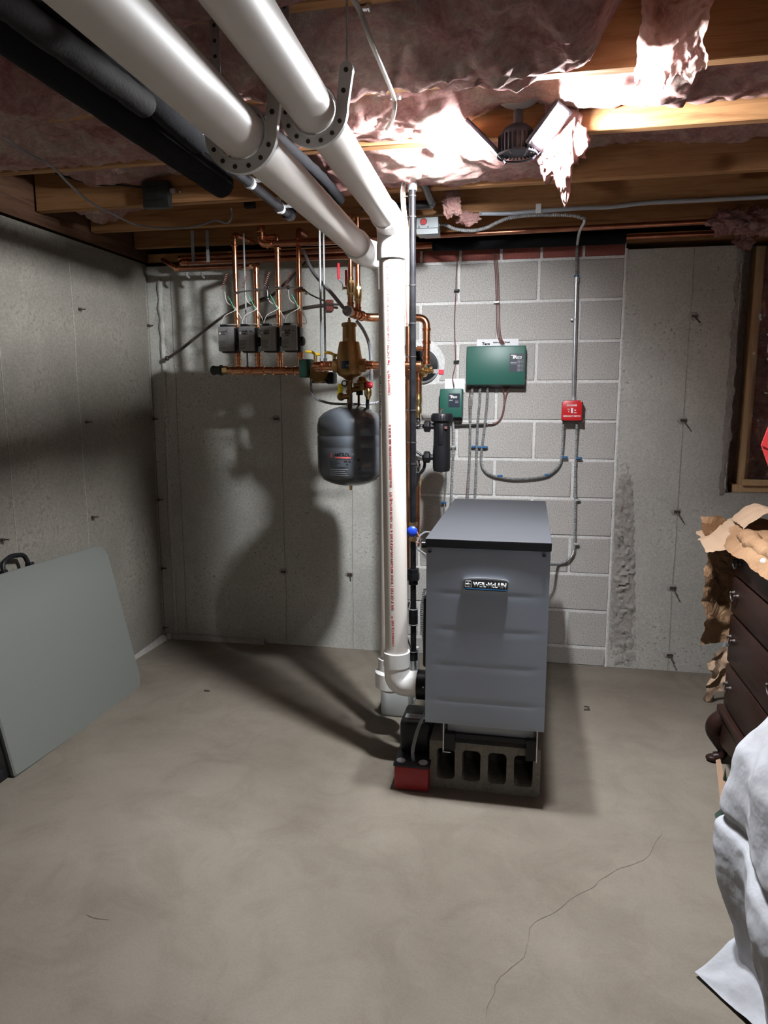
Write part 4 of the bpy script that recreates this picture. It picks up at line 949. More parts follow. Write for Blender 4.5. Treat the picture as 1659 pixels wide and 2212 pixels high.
mb = MB(); mb.tube(fillet([(x1, YT, z1_-.03), (x1, YT, zt2)], .02), .0128, 16); mb.tube([(x2, YT+.05, z2_-.03), (x2, YT+.05, zt2-.005)], .0128, 16)
cu_fit(mb, (x1, YT, z1_-.075), (0, 0, 1), .0125, .03); cu_fit(mb, (x2, YT+.05, z2_-.07), (0, 0, 1), .0125, .03)
pA = aY(752, 672, YT-.06); pB = aY(790, 686, YT+.08); pC = aY(925, 686, -.36)
mb.tube(fillet([pA, pB, Vector((pB.x+.08, pB.y+.02, pB.z))], .04), .0185, 18)
dAB = (pB-pA).normalized(); cu_fit(mb, pA+dAB*.05, dAB, .0185, .03); cu_fit(mb, pA+dAB*.10, dAB, .0185, .03); mb.build('tee', 'copper', t)
mb = MB(); mb.lathe([(.0205, -.012), (.0205, .0)], pA, -dAB, 24); mb.torus(pA-dAB*.0, dAB, .0205, .003, 22, 6); mb.build('cap_ring', 'white_plastic', t)
mb = MB(); mb.lathe([(.0195, 0), (.0195, .016), (.017, .02)], pA, -dAB, 24); mb.rbox((-.009, -.004, -.009), (.009, .004, .009), .002, 1, Matrix.Translation(pA-dAB*.022)); mb.build('vent_cap', 'cable_grey', t)
q0 = Vector((pB.x+.06, pB.y+.02, pB.z)); 
lp = [q0, Vector((-.60, -.5, pB.z)), aY(890, 686, -.36), aY(921, 686, -.36), aY(921, 790, -.36)]
mb = MB(); mb.tube(fillet([lp[0], lp[1], lp[2]], .04), .0175, 18); cu_fit(mb, q0+Vector((.02, .0, 0)), (1, .1, 0), .0175, .03); mb.build('pipe', 'copper', t)
cx_ = aY(921.5, 740, -.36).x; zE = aY(921, 686, -.36).z; zB2 = aY(921, 788, -.36).z
mb = MB(); mb.tube(fillet([Vector((cx_-.1, -.36, zE)), Vector((cx_, -.36, zE)), Vector((cx_, -.36, zB2))], .045, 8), .0175, 20)
for dz in (.055, .115, .19, .215): cu_fit(mb, (cx_, -.36, zE-dz), (0, 0, 1), .0175, .014)
mb.tube([(cx_, -.36, aY(900, 753, -.36).z), (cx_-.09, -.36, aY(900, 753, -.36).z)], .0085, 12); cu_fit(mb, (cx_-.035, -.36, aY(900, 753, -.36).z), (1, 0, 0), .0085, .02); mb.build('elbow', 'copper', t)

# ================================================================ SUPPLY: PUMP, ELBOW, AIR SEPARATOR
YA = -.70
t = thing('air_separator', 'bell-shaped bronze air separator with a dark label above the grey tank', 'air separator', tuple(aY(756, 855, YA)))
c = aY(755, 790, YA); zs = lambda py: aY(755, py, YA).z-c.z
mb = MB(); mb.lathe([(.014, zs(822)), (.032, zs(815)), (.050, zs(811)), (.056, zs(806)), (.058, zs(795)), (.058, zs(780)), (.055, zs(768)), (.046, zs(742)), (.043, zs(738.5)), (.030, zs(738))], c, seg=32); mb.build('body', 'bronze', t)
mb = MB(); mb.lathe([(.030, zs(740)), (.029, zs(706)), (.034, zs(705)), (.034, zs(699)), (.026, zs(697))], c, seg=28); mb.hexn(c+Vector((0, -.02, zs(740))), c+Vector((0, -.02, zs(732))), .02); mb.build('vent_chamber', 'bronze', t)
mb = MB(); mb.lathe([(.008, zs(698)), (.008, zs(692)), (.005, zs(691)), (.005, zs(686))], c, seg=12); mb.build('vent_tip', 'brass', t)
for sx in (-1, 1):
    mb = MB(); mb.lathe([(.030, .045), (.030, .075), (.026, .076)], c, (sx, 0, 0), 8); mb.build('port', 'bronze', t)
mb = MB(); mb.rbox(c+Vector((-.022, -.0605, -.015)), c+Vector((.012, -.050, .018)), .001, 1); l_ = mb.build('name_label', 'label_navy', t)
text('NJ', .016, 'print_grey', l_, c+Vector((-.002, -.0607, -.008)), (1, 0, 0), (0, 0, 1), .0003)
# supply pipe right, elbow left
t = thing('supply_pipe', 'thick copper supply pipe through the air separator, with a wide elbow at left', 'pipe', tuple(c-Vector((.1, 0, .02))))
mb = MB(); mb.tube([c+Vector((.07, 0, 0)), c+Vector((.32, .02, 0))], .0175, 18); cu_fit(mb, c+Vector((.095, 0, 0)), (1, 0, 0), .0175, .03); mb.build('pipe', 'copper', t)
e0 = c+Vector((-.075, 0, 0)); e1 = c+Vector((-.135, .0, 0)); e2 = Vector((mB_.x+.07, YZ, c.z-.006))
mb = MB(); mb.tube(fillet([e0, c+Vector((-.165, 0, 0)), e2], .08, 10), .0205, 20); cu_fit(mb, c+Vector((-.1, 0, 0)), (1, 0, 0), .0185, .03); cu_fit(mb, c+Vector((-.125, 0, .0)), (1, 0, 0), .0205, .012); mb.build('elbow', 'copper', t)
for (px, py, lb) in ((681, 768, 0), (722, 770, 0)):
    q = aY(px, py, YA+.04); m_ = MB(); m_.cyl(q-Vector((0, 0, .03)), q+Vector((0, 0, .01)), .008, 10); v_ = m_.build('valve_stem', 'brass', t)
    m_ = MB(); m_.tube(fillet([q+Vector((.028, 0, .004)), q+Vector((.0, 0, .006)), q+Vector((-.015, 0, .016)), q+Vector((-.045, 0, .018))], .01), .0065, 8); lab(m_.build('lever', 'handle_yellow', v_), 'yellow lever')
t = thing('circulator_pump', 'dark green circulator pump at the right end of the copper manifold', 'pump', tuple(aY(664, 815, YZ)))
a = aY(645, 776, YZ-.06); b = aY(672, 815, YZ-.06)
mb = MB(); mb.rbox((a.x, YZ-.06, b.z), (b.x, YZ+.03, a.z), .005, 2); mb.build('terminal_box', 'pump_green', t)
q = aY(694, 805, YZ-.03)
mb = MB(); mb.lathe([(.045, 0), (.05, .01), (.05, .02), (.038, .03), (.034, .08), (.02, .09)], q+Vector((-.01, -.03, .0)), (0, 1, 0), 24); mb.build('volute', 'bronze', t)
mb = MB(); q2_ = aY(705, 812, YZ-.02); mb.rbox(q2_-Vector((.075, .03, .035)), q2_+Vector((.02, .04, .012)), .01, 2); mb.rbox(q2_-Vector((-.005, .03, .04)), q2_+Vector((.045, .04, .018)), .01, 2); mb.build('motor', 'black_plastic', t)
for dx in (-.03, .0): 
    mb = MB(); p_ = q2_+Vector((dx, -.034, -.028)); mb.cyl(p_, p_+Vector((0, .01, 0)), .004); mb.build('bolt', 'chrome', t)
# piping below the separator
c0 = aY(755, 822, YA)
t = thing('tank_tee', 'brass tee with a black ring between the air separator and the tank', 'fitting', tuple(aY(755, 880, YA)))
mb = MB(); mb.lathe([(.011, 0), (.016, -.004), (.016, -.02), (.013, -.022), (.013, -.05), (.017, -.052), (.017, -.062), (.012, -.064), (.012, -.13)], c0+Vector((0, 0, .008)), seg=16); mb.cyl(c0+Vector((0, 0, -.07)), c0+Vector((-.035, -.012, -.072)), .012); mb.cyl(c0+Vector((0, 0, -.04)), c0+Vector((.06, 0, -.04)), .011); mb.build('tee', 'bronze', t)
q = c0+Vector((-.035, -.014, -.072)); mb = MB(); mb.lathe([(.018, 0), (.018, .006), (.012, .012)], q, (-.1, -1, 0), 18); mb.build('drain_cap', 'bronze', t)
mb = MB(); mb.torus(aY(744, 828, YA-.03), (.1, 1, .1), .012, .0028, 20, 6); mb.build('pull_ring', 'black_plastic', t)
q = aY(735, 844, YA-.015); mb = MB(); mb.rbox((-.012, -.001, -.03), (.012, .001, .03), .0008, 1, Matrix.Translation(q) @ Matrix.Rotation(.12, 4, 'Y')); tag(mb.build('warning_tag', 'tag_yellow'), 'yellow paper tag hanging beside the brass tee', 'tag')
t = thing('fill_valve', 'brass pressure valve with a red cap right of the brass tee', 'valve', tuple(aY(793, 850, YA)))
q = aY(783, 826, YA); mb = MB(); mb.lathe([(.014, -.035), (.018, -.03), (.018, -.005), (.026, 0), (.027, .004), (.02, .01), (.014, .024), (.008, .026)], q, (0, 0, 1), 20); mb.cyl(q-Vector((.04, 0, .012)), q+Vector((.04, 0, -.012)), .0095); mb.build('body', 'bronze', t)
q = aY(799, 831, YA-.015); mb = MB(); mb.lathe([(.014, 0), (.015, .003), (.015, .02), (.011, .028)], q-Vector((.016, 0, 0)), (1, 0, -.1), 18); lab(mb.build('cap', 'handle_red', t), 'red cap')
mb = MB(); q = aY(795, 848, YA-.01); mb.lathe([(.009, -.03), (.012, -.02), (.017, -.01), (.017, .01), (.012, .02)], q, (0, 0, 1), 16); mb.build('relief_body', 'brass', t)
mb = MB(); q = aY(777, 845, YA+.01); mb.rbox(q-Vector((.014, .014, .018)), q+Vector((.014, .014, .016)), .004, 2); mb.build('backflow_body', 'black_plastic', t)
mb = MB(); mb.tube([aY(794, 855, YA-.01), aY(794, 888, YA+.03)], .0085, 12); tag(mb.build('discharge_tube', 'black_rubber'), 'short black discharge tube dropping behind the grey tank', 'tube')
mb = MB(); mb.tube([aY(775, 850, YA+.02), aY(775, 880, YA+.06)], .0055, 10); tag(mb.build('copper_tube', 'old_copper'), 'thin copper tube behind the tank neck', 'tube')
mb = MB(); mb.tube(spline([aY(*q) for q in ((770, 693, YT+.0), (783, 710, YT), (795, 735, YT), (800, 760, YT), (801, 779, YT))]), .0072, 10); tag(mb.build('grey_hose', 'sheath_grey'), 'pale grey hose arching right of the bronze air separator', 'hose')
mb = MB(); mb.lathe([(.008, 0), (.01, .003), (.008, .02), (.01, .03), (.007, .04), (.009, .05)], aY(802, 822, YT), (0, 0, 1), 12); tag(mb.build('hose_fitting', 'steel'), 'small steel hose fitting under the supply pipe', 'fitting')
pts = [aY(*q, YA+.12) for q in ((672, 818), (672, 838), (675, 852), (684, 862), (700, 868), (720, 872), (760, 873), (800, 872), (828, 866))]
tag(flex(spline(pts), .0058, .008).build('armoured_cable', 'cable_grey'), 'dark armoured cable curving from the green pump behind the tank', 'cable')

# expansion tank
ct = aY(757, 950, YA); zt_ = lambda py: aY(757, py, YA).z
t = thing('expansion_tank', 'rounded grey steel expansion tank hanging under the air separator', 'tank', (ct.x, YA, zt_(1052)))
RT = .150
prof = [(.012, zt_(872)), (.02, zt_(876)), (.05, zt_(878)), (.085, zt_(883)), (.12, zt_(892)), (.142, zt_(903)), (RT, zt_(918)), (RT, zt_(935)), (RT-.0035, zt_(937)), (RT-.0035, zt_(940)), (RT, zt_(942)), (RT, zt_(961)), (RT-.002, zt_(963)), (RT, zt_(965)), (RT-.001, zt_(1010)), (RT-.006, zt_(1022)), (RT-.025, zt_(1034)), (.09, zt_(1042)), (.05, zt_(1047)), (.012, zt_(1049))]
mb = MB(); mb.lathe([(r, z) for r, z in reversed(prof)], (ct.x, YA, 0), seg=48); mb.build('shell', 'tank_grey', t, angle=60)
mb = MB(); mb.lathe([(.011, zt_(878)), (.0115, zt_(852))], (ct.x, YA, 0)); mb.build('neck', 'tank_grey', t)
mb = MB(); mb.lathe([(.006, zt_(1058)), (.009, zt_(1049))], (ct.x, YA, 0)); mb.build('air_valve', 'brass', t)
ang = math.atan2(CAM.x-ct.x, YA-CAM.y)
AX = ((ct.x, YA), RT+.0003)
def tx(px): # angle on tank surface for pixel x near label
    p = aY(px, 1000, YA-RT); return math.asin(max(-1, min(1, (p.x-ct.x)/RT)))
text('AMTROL', .0215, 'print_black', t, (0, 0, zt_(980)), (1, 0, 0), (0, 1, 0), .0004, cyl=(AX[0], AX[1], tx(722), False), bold=.0006, width=.072)
def arcbox(px0_, px1_, y0_, y1_, mat, name):
    m_ = MB(); a, b = tx(px0_), tx(px1_); z0, z1 = zt_(y1_), zt_(y0_)
    m_.grid(lambda u, v: Vector((ct.x+(RT+.0006)*math.sin(a+(b-a)*u), YA-(RT+.0006)*math.cos(a+(b-a)*u), z0+(z1-z0)*v)), 10, 2); return m_.build(name, mat, t, fixn=False)
arcbox(724, 757, 981.5, 984.5, 'print_red', 'label_bar')
arcbox(711, 757, 986.0, 986.6, 'print_black', 'label_line')
arcbox(743, 750, 989, 992.5, 'print_black', 'label_mark'); arcbox(752, 757, 989, 992.5, 'print_black', 'label_mark')
arcbox(748, 752, 995, 998.5, 'print_black', 'label_mark')
m_ = MB()
for k in range(3):
    for (u0, v0, u1, v1) in ((0, 0, .5, 1), (.5, 1, 1, 0)):
        pass
zt0 = zt_(984); h0 = zt_(973)-zt0
for k, s_ in enumerate((1, .62)):
    a = tx(712)+.0; pts = [(0, 0), (.5, 1), (1, 0)]
    for (p, q) in ((pts[0], pts[1]), (pts[1], pts[2])):
        P_ = []
        for i in range(2):
            u, v = (p, q)[i]; an = a+(u*s_+(.0 if k == 0 else .33))*.075; P_.append(Vector((ct.x+(RT+.001)*math.sin(an), YA-(RT+.001)*math.cos(an), zt0+v*h0*s_)))
        m_.tube(P_, .0011, 5)
m_.build('label_emblem', 'print_red', t)
for i, yy in enumerate((991, 995, 999, 1003)): 
    text(('Thermal expansion', 'MAX PRESSURE 100 PSI', 'MAX TEMP 240F', 'WARNING: read instructions before use')[i], .0052, 'print_black', t, (0, 0, zt_(yy)), (1, 0, 0), (0, 1, 0), .0003, cyl=(AX[0], AX[1], tx(711), False), bold=.0001)
for i in range(8): arcbox(711, 745+7*((i*5) % 3)/2, 1005+i*2, 1005.5+i*2, 'print_grey' if i % 2 else 'print_black', 'label_line')
m_ = MB(); an = tx(772); m_.sphere((ct.x+RT*math.sin(an), YA-RT*math.cos(an), zt_(988)), .009, 12, (1, .2, .6)); m_.sphere((ct.x+RT*math.sin(an+.05), YA-RT*math.cos(an+.05), zt_(1006)), .004, 10, (1, .3, 1)); m_.build('label_mark', 'print_black', t)

# ================================================================ RIGHT SIDE COPPER, FLUE PLATE, DIRT SEPARATOR
c = aY(912, 790, -.02)
t = thing('flue_cover', 'round dark metal cover with a bright rim on the block wall', 'cover', tuple(c-Vector((0, 0, .09))))
mb = MB(); mb.lathe([(.09, 0), (.09, .012), (.08, .014)], c+Vector((0, .015, 0)), (0, -1, 0), 40); mb.build('plate', 'black_steel', t)
mb = MB(); mb.torus(c+Vector((0, 0, 0)), (0, 1, 0), .087, .005, 48, 8); mb.build('rim', 'steel', t)
mb = MB(); mb.grid(lambda u, v: Vector((c.x+.125*v*math.cos(2*PI*u)*(1+.1*fb((math.cos(2*PI*u)*2, math.sin(2*PI*u)*2, 0))), .002-.008*(1-v)-.003, c.z+.13*v*math.sin(2*PI*u)+.01)), 40, 6, closed_u=True); mb.build('mortar', 'mortar', wall_back, fixn=False)
Y1 = -.38
t = thing('boiler_supply', 'copper and brass vertical pipe run right of the black gas pipe', 'pipe', tuple(aY(905, 1170, Y1)))
xs = aY(904, 830, Y1).x; zz = lambda py: aY(904, py, Y1).z
mb = MB(); mb.tube([(xs, Y1, zz(800)), (xs, Y1, zz(852))], .0165, 18); cu_fit(mb, (xs, Y1, zz(820)), (0, 0, 1), .0165, .012); mb.tube([(xs-.09, Y1, zz(798)), (xs+.01, Y1, zz(798))], .0185, 18); cu_fit(mb, (xs+.012, Y1, zz(799)), (1, 0, 0), .0185, .03); mb.build('pipe', 'copper', t)
q = aY(916, 801, Y1-.02)
mb = MB(); mb.lathe([(.018, -.012), (.029, -.01), (.031, 0), (.029, .008), (.02, .012)], q-Vector((.0, 0, 0)), (1, -.25, 0), 24); mb.build('flange', 'brass', t)
mb = MB(); mb.lathe([(.009, 0), (.013, .004), (.013, .016), (.008, .02), (.008, .034)], q+Vector((.014, 0, -.001)), (1, -.1, 0), 14); mb.hexn(q+Vector((.028, -.006, .012)), q+Vector((.04, -.006, .016)), .006); vv = mb.build('purge_valve', 'brass', t)
q = aY(941, 802, Y1-.02); mb = MB(); mb.rbox(q+Vector((-.014, -.002, -.01)), q+Vector((.016, .002, .01)), .001, 1); lv = mb.build('lever', 'steel', vv)
q = aY(953, 804, Y1-.02); mb = MB(); mb.rbox(q+Vector((-.012, -.005, -.012)), q+Vector((.012, .005, .012)), .003, 1, None); lab(mb.build('lever_tip', 'handle_red', vv), 'red lever tip')
mb = MB(); mb.lathe([(.012, zz(905)), (.012, zz(893)), (.017, zz(892)), (.019, zz(884)), (.015, zz(880)), (.015, zz(874)), (.019, zz(870)), (.019, zz(861)), (.0175, zz(858)), (.0175, zz(850))], (xs, Y1, 0), seg=10); mb.build('union', 'brass', t)
mb = MB(); mb.lathe([(.012, zz(912)), (.016, zz(910)), (.016, zz(902)), (.01, zz(900))], (xs, Y1, 0), seg=8); mb.cyl((xs, Y1, zz(925)), (xs, Y1, zz(905)), .01); mb.tube([(xs-.02, Y1, zz(921)), (xs+.04, Y1, zz(921))], .0125, 14); mb.sphere((xs, Y1, zz(921)), .017); mb.build('angle_body', 'chrome', t)
mb = MB(); mb.cyl((xs-.05, Y1-.02, zz(921)), (xs-.0, Y1-.005, zz(921)), .013); mb.torus((xs-.012, Y1-.014, zz(921)), (1, .3, 0), .012, .003, 16, 6); mb.build('knob', 'black_plastic', t)
mb = MB(); mb.tube([(xs-.004, Y1, zz(1048)), (xs-.004, Y1, zz(1180))], .0165, 18); mb.build('pipe', 'copper', t)
mb = MB(); mb.lathe([(.013, zz(1020)), (.013, zz(1012)), (.017, zz(1010)), (.017, zz(1003)), (.012, zz(1000)), (.012, zz(985))], (xs, Y1, 0), seg=8); mb.tube([(xs, Y1, zz(990)), (xs+.04, Y1, zz(990))], .012, 12); mb.build('union', 'chrome', t)
mb = MB(); mb.lathe([(.0165, zz(1050)), (.019, zz(1045)), (.019, zz(1030)), (.012, zz(1022))], (xs-.002, Y1, 0), seg=8); mb.build('union', 'brass', t)
# black wrench-like strap hanging behind
mb = MB(); pc = aY(902, 1002, Y1-.05); 
pts = [pc+Vector((-.03+.065*math.cos(a), 0, .062*math.sin(a)-.0)) for a in [math.radians(k) for k in range(120, -60, -12)]]
mb.tube(pts, .0065, 8, rfun=lambda i, t_: .0045+.004*t_); q = pts[-1]
mb.prism([q+Vector((.006, 0, .005)), q+Vector((-.045, 0, -.0)), aY(893, 1060, Y1-.05), aY(897, 1062, Y1-.05)], (0, -.004, 0), (0, .004, 0)); tag(mb.build('filter_wrench', 'black_plastic'), 'black plastic filter wrench hanging behind the gas pipe', 'tool')
# two slim copper pipes between vent and gas pipe
for px, py0_, py1_, yy, lb in ((879.5, 560, 1230, -.62, 'straight copper pipe just left of the black gas pipe'),):
    a = aY(px, py0_, yy); b = aY(px+3.5, py1_, yy); m_ = MB(); m_.tube([Vector(((a.x+b.x)/2, yy, 2.22)), Vector(((a.x+b.x)/2, yy, b.z))], .0125, 14)
    for z_ in (aY(px, 788, yy).z, aY(px, 806, yy).z): cu_fit(m_, ((a.x+b.x)/2, yy, z_), (0, 0, 1), .0125, .03)
    tag(m_.build('copper_pipe', 'copper'), lb, 'pipe')
# dirt separator
YD = -.45
a = aY(955, 900, YD); zz = lambda py: aY(955, py, YD).z
t = thing('dirt_separator', 'black cylindrical magnetic filter with screw cap on two side ports', 'filter', (a.x, YD, zz(1018)))
mb = MB(); mb.lathe([(.025, zz(1019)), (.038, zz(1017)), (.042, zz(1010)), (.043, zz(975)), (.040, zz(960)), (.0395, zz(920)), (.041, zz(912))], (a.x, YD, 0), seg=30); mb.rbox((a.x-.012, YD-.046, zz(960)), (a.x+.012, YD-.02, zz(915)), .004, 2); mb.build('body', 'black_plastic', t)
mb = MB(); mb.lathe([(.046, zz(911)), (.0505, zz(909)), (.0505, zz(896)), (.046, zz(893)), (.012, zz(892))], (a.x, YD, 0), seg=32)
for k in range(24): 
    M = Matrix.Translation((a.x, YD, 0)) @ Matrix.Rotation(2*PI*k/24, 4, 'Z'); mb.box((.049, -.0015, zz(908)), (.0525, .0015, zz(897)), M)
mb.build('cap', 'black_plastic', t)
mb = MB(); mb.lathe([(.008, zz(893)), (.006, zz(887)), (.004, zz(883))], (a.x-.003, YD, 0), seg=10); mb.tube([(a.x-.012, YD, zz(883)), (a.x+.008, YD, zz(882))], .003, 6); mb.build('bleed_screw', 'chrome', t)
for py in (921, 988):
    z_ = zz(py); mb = MB(); mb.lathe([(.026, 0), (.028, .004), (.028, .026), (.022, .03), (.014, .032), (.014, .05)], (a.x-.085, YD, z_), (1, 0, 0), 8); mb.build('port_nut', 'black_plastic', t)
    mb = MB(); mb.tube([Vector((a.x-.085, YD, z_)), Vector((a.x-.105, YD+.03, z_)), Vector((xs+.03, Y1, z_))], .011, 12); mb.build('port_tail', 'chrome', t)
mb = MB(); mb.cyl((a.x, YD, zz(1022)), (a.x, YD, zz(1018)), .006); mb.build('drain_plug', 'chrome', t)
mb = MB(); q = aY(963, 924, YD-.042); mb.rbox(q-Vector((.007, .002, .006)), q+Vector((.007, .002, .006)), .001, 1); mb.build('side_label', 'wire_red', t)
# flexible coupling rings behind the boiler's left top
q = aY(908, 1170, -.95)
mb = MB(); mb.tube(spline([aY(*p_) for p_ in ((899, 1178, -.9), (905, 1160, -.8), (918, 1150, -.75), (930, 1150, -.75))]), .0045, 8); mb.tube(spline([aY(*p_) for p_ in ((899, 1178, -.9), (905, 1188, -.9), (920, 1198, -1.0))]), .0045, 8); tag(mb.build('steel_hose', 'steel'), 'short bright steel hoses beside the top left of the boiler', 'hose')
mb = MB(); mb.lathe([(.018, 0), (.018, .05)], aY(910, 1175, -.75), (1, .3, 0), 16); tag(mb.build('pipe_fitting', 'black_gloss'), 'dark round fitting behind the boiler top left corner', 'fitting')
mb = MB(); mb.tube(spline([aY(*p_) for p_ in ((897, 1140, YG-.02), (905, 1160, YG-.03), (907, 1172, YG-.03), (898, 1172, YG-.03))]), .003, 6); tag(mb.build('cable', 'wire_red'), 'pink copper wire looping right of the blue gas cock', 'cable')
pts = [aY(*q, YG-.02) for q in ((884, 1300), (876, 1330), (875, 1360), (882, 1385), (888, 1400))]
mb = MB(); mb.tube(spline(pts), .0035, 8); tag(mb.build('cable', 'black_rubber'), 'black cord bowing left of the lower gas pipe', 'cable')
pts = [aY(*q, -1.05) for q in ((918, 1270), (911, 1310), (912, 1350), (916, 1390), (919, 1420))]
tag(flex(spline(pts), .0055, .008).build('armoured_cable', 'armour'), 'armoured cable between the gas pipe and the boiler side', 'cable')

# ================================================================ CONTROLS ON THE BLOCK WALL
def control(px0_, py0_, px1_, py1_, label, d=.085, lip=.018):
    a = aY(px0_, py0_, -d); b = aY(px1_, py1_, -d)
    t = thing('relay_box', label, 'control box', ((a.x+b.x)/2, -d/2, b.z-lip), None)
    m_ = MB(); m_.rbox((a.x, -d, b.z), (b.x, -.012, a.z), .007, 2); m_.build('cover', 'control_green', t)
    m_ = MB(); m_.prism([Vector((0, -d+.006, b.z+.002)), Vector((0, -.004, b.z-lip)), Vector((0, -.004, a.z-.004)), Vector((0, -.02, a.z-.004))], (a.x+.003, 0, 0), (b.x-.003, 0, 0)); m_.build('base', 'black_plastic', t)
    return t, a, b
def taco(t, x, z, w_, y):
    m_ = MB(); 
    for k in range(3): m_.box((x-w_*.25+k*.001, y-.0012, z+w_*.33+k*.0017), (x+w_*(.42-.13*k), y, z+w_*.33+.0008+k*.0017))
    m_.box((x, y-.0012, z), (x+w_*.16, y, z+w_*.33)); m_.box((x+w_*.18, y-.0012, z+w_*.1), (x+w_*.30, y, z+w_*.33)); m_.build('logo_mark', 'print_white', t)
    text('aco', w_*.62, 'print_white', t, (x+w_*.30, y-.0001, z), (1, 0, 0), (0, 0, 1), .001, width=w_*.62, bold=.0006, shear=.25)
t, a, b = control(1008, 748, 1134, 831, 'large green relay box on the block wall with a dark indicator label')
d = .085
la = aY(1101, 764, -d); lb_ = aY(1133, 803, -d)
mb = MB(); mb.box((la.x, -d-.001, lb_.z), (lb_.x-.002, -d+.001, la.z)); l_ = mb.build('label', 'label_navy', t)
taco(l_, la.x+.017, la.z-.026, .048, -d-.001)
m_ = MB()
for k in range(9):
    z_ = la.z-.031-k*.0068; m_.box((la.x+.040, -d-.0016, z_-.0015), (la.x+.055, -d-.001, z_)); 
    m_.box((la.x+.059, -d-.0016, z_-.002), (la.x+.0615, -d-.001, z_)); m_.box((la.x+.067, -d-.0016, z_-.002), (la.x+.0695, -d-.001, z_))
m_.build('indicator_marks', 'print_grey', l_)
text('SR506-EXP', .0075, 'print_grey', l_, (la.x+.005, -d-.0012, la.z-.047), (1, 0, 0), (0, 0, 1), .0004, width=.032, bold=.0005); text('SWITCHING RELAY', .005, 'print_grey', l_, (la.x+.005, -d-.0012, la.z-.053), (1, 0, 0), (0, 0, 1), .0004, width=.032)
pa = aY(1030, 733, -.006); pb = aY(1120, 748, -.006)
mb = MB(); mb.rbox((pa.x, -.006, pb.z-.02), (pb.x, -.003, pa.z), .0005, 1); pp = tag(mb.build('instruction_sheet', 'paper_white'), 'white instruction sheet tucked behind the large green relay box', 'paper')
text('Taco', .02, 'print_black', pp, (pa.x+.028, -.0062, pa.z-.03), (1, 0, 0), (0, 0, 1), .0004, bold=.0008); text('Instruction Sheet', .0125, 'print_black', pp, (pa.x+.085, -.0062, pa.z-.021), (1, 0, 0), (0, 0, 1), .0004, bold=.0004)
t, a, b = control(950, 840, 998, 902, 'small green relay box left of and below the large one')
la = aY(969, 850, -d); lb_ = aY(993, 880, -d)
mb = MB(); mb.box((la.x, -d-.001, lb_.z), (lb_.x, -d+.001, la.z)); l_ = mb.build('label', 'label_navy', t)
taco(l_, la.x+.012, la.z-.024, .036, -d-.001)
text('SR501', .0075, 'print_grey', l_, (la.x+.004, -d-.0012, la.z-.038), (1, 0, 0), (0, 0, 1), .0004, bold=.0005)
m_ = MB()
for k in range(2): m_.box((la.x+.035, -d-.0016, la.z-.04-k*.008), (la.x+.052, -d-.001, la.z-.038-k*.008))
m_.build('indicator_marks', 'print_grey', l_)
pa = aY(961, 818, -.006); pb = aY(1004, 835, -.006)
mb = MB(); mb.rbox((pa.x, -.008, pb.z-.03), (pb.x, -.004, pa.z), .0005, 1); tag(mb.build('instruction_sheet', 'paper_white'), 'small white folded sheet tucked behind the small green relay box', 'paper')
# red emergency switch
a = aY(1214, 865, -.075); b = aY(1257, 909, -.075)
t = thing('emergency_switch', 'red emergency shutoff switch box on the block wall', 'switch', ((a.x+b.x)/2, -.04, b.z-.01))
mb = MB(); mb.rbox((a.x+.004, -.065, b.z-.006), (b.x+.004, -.002, a.z-.004), .008, 2); mb.build('box_body', 'box_dark', t)
mb = MB(); mb.rbox((a.x, -.078, b.z), (b.x, -.064, a.z), .006, 2); cv = mb.build('cover_plate', 'signal_red', t)
cx_ = (a.x+b.x)/2; cz_ = (a.z+b.z)/2
text('GAS BURNER', .0125, 'print_white', cv, (cx_-.027, -.0782, cz_+.022), (1, 0, 0), (0, 0, 1), .0004, bold=.0004, width=.052)
text('EMERGENCY SWITCH', .0115, 'print_white', cv, (cx_-.042, -.0782, cz_-.032), (1, 0, 0), (0, 0, 1), .0004, bold=.0004, width=.084)
text('ON', .008, 'print_white', cv, (cx_-.023, -.0782, cz_+.004), (1, 0, 0), (0, 0, 1), .0004, bold=.0003); text('OFF', .008, 'print_white', cv, (cx_+.009, -.0782, cz_-.014), (1, 0, 0), (0, 0, 1), .0004, bold=.0003)
text('\u2191', .014, 'print_white', cv, (cx_-.021, -.0782, cz_-.010), (1, 0, 0), (0, 0, 1), .0004, bold=.0004); text('\u2193', .014, 'print_white', cv, (cx_+.010, -.0782, cz_-.002), (1, 0, 0), (0, 0, 1), .0004, bold=.0004)
mb = MB(); mb.rbox((cx_-.005, -.084, cz_-.013), (cx_+.005, -.077, cz_+.013), .001, 1); mb.build('toggle', 'white_plastic', cv)
for sx, sz in ((-1, 1), (1, 1), (-1, -1), (1, -1)):
    mb = MB(); mb.sphere((cx_+sx*.046, -.078, cz_+sz*.046), .005, 10, (1.3, .5, .8)); mb.build('screw', 'steel' if sz > 0 else 'dull_red', cv)
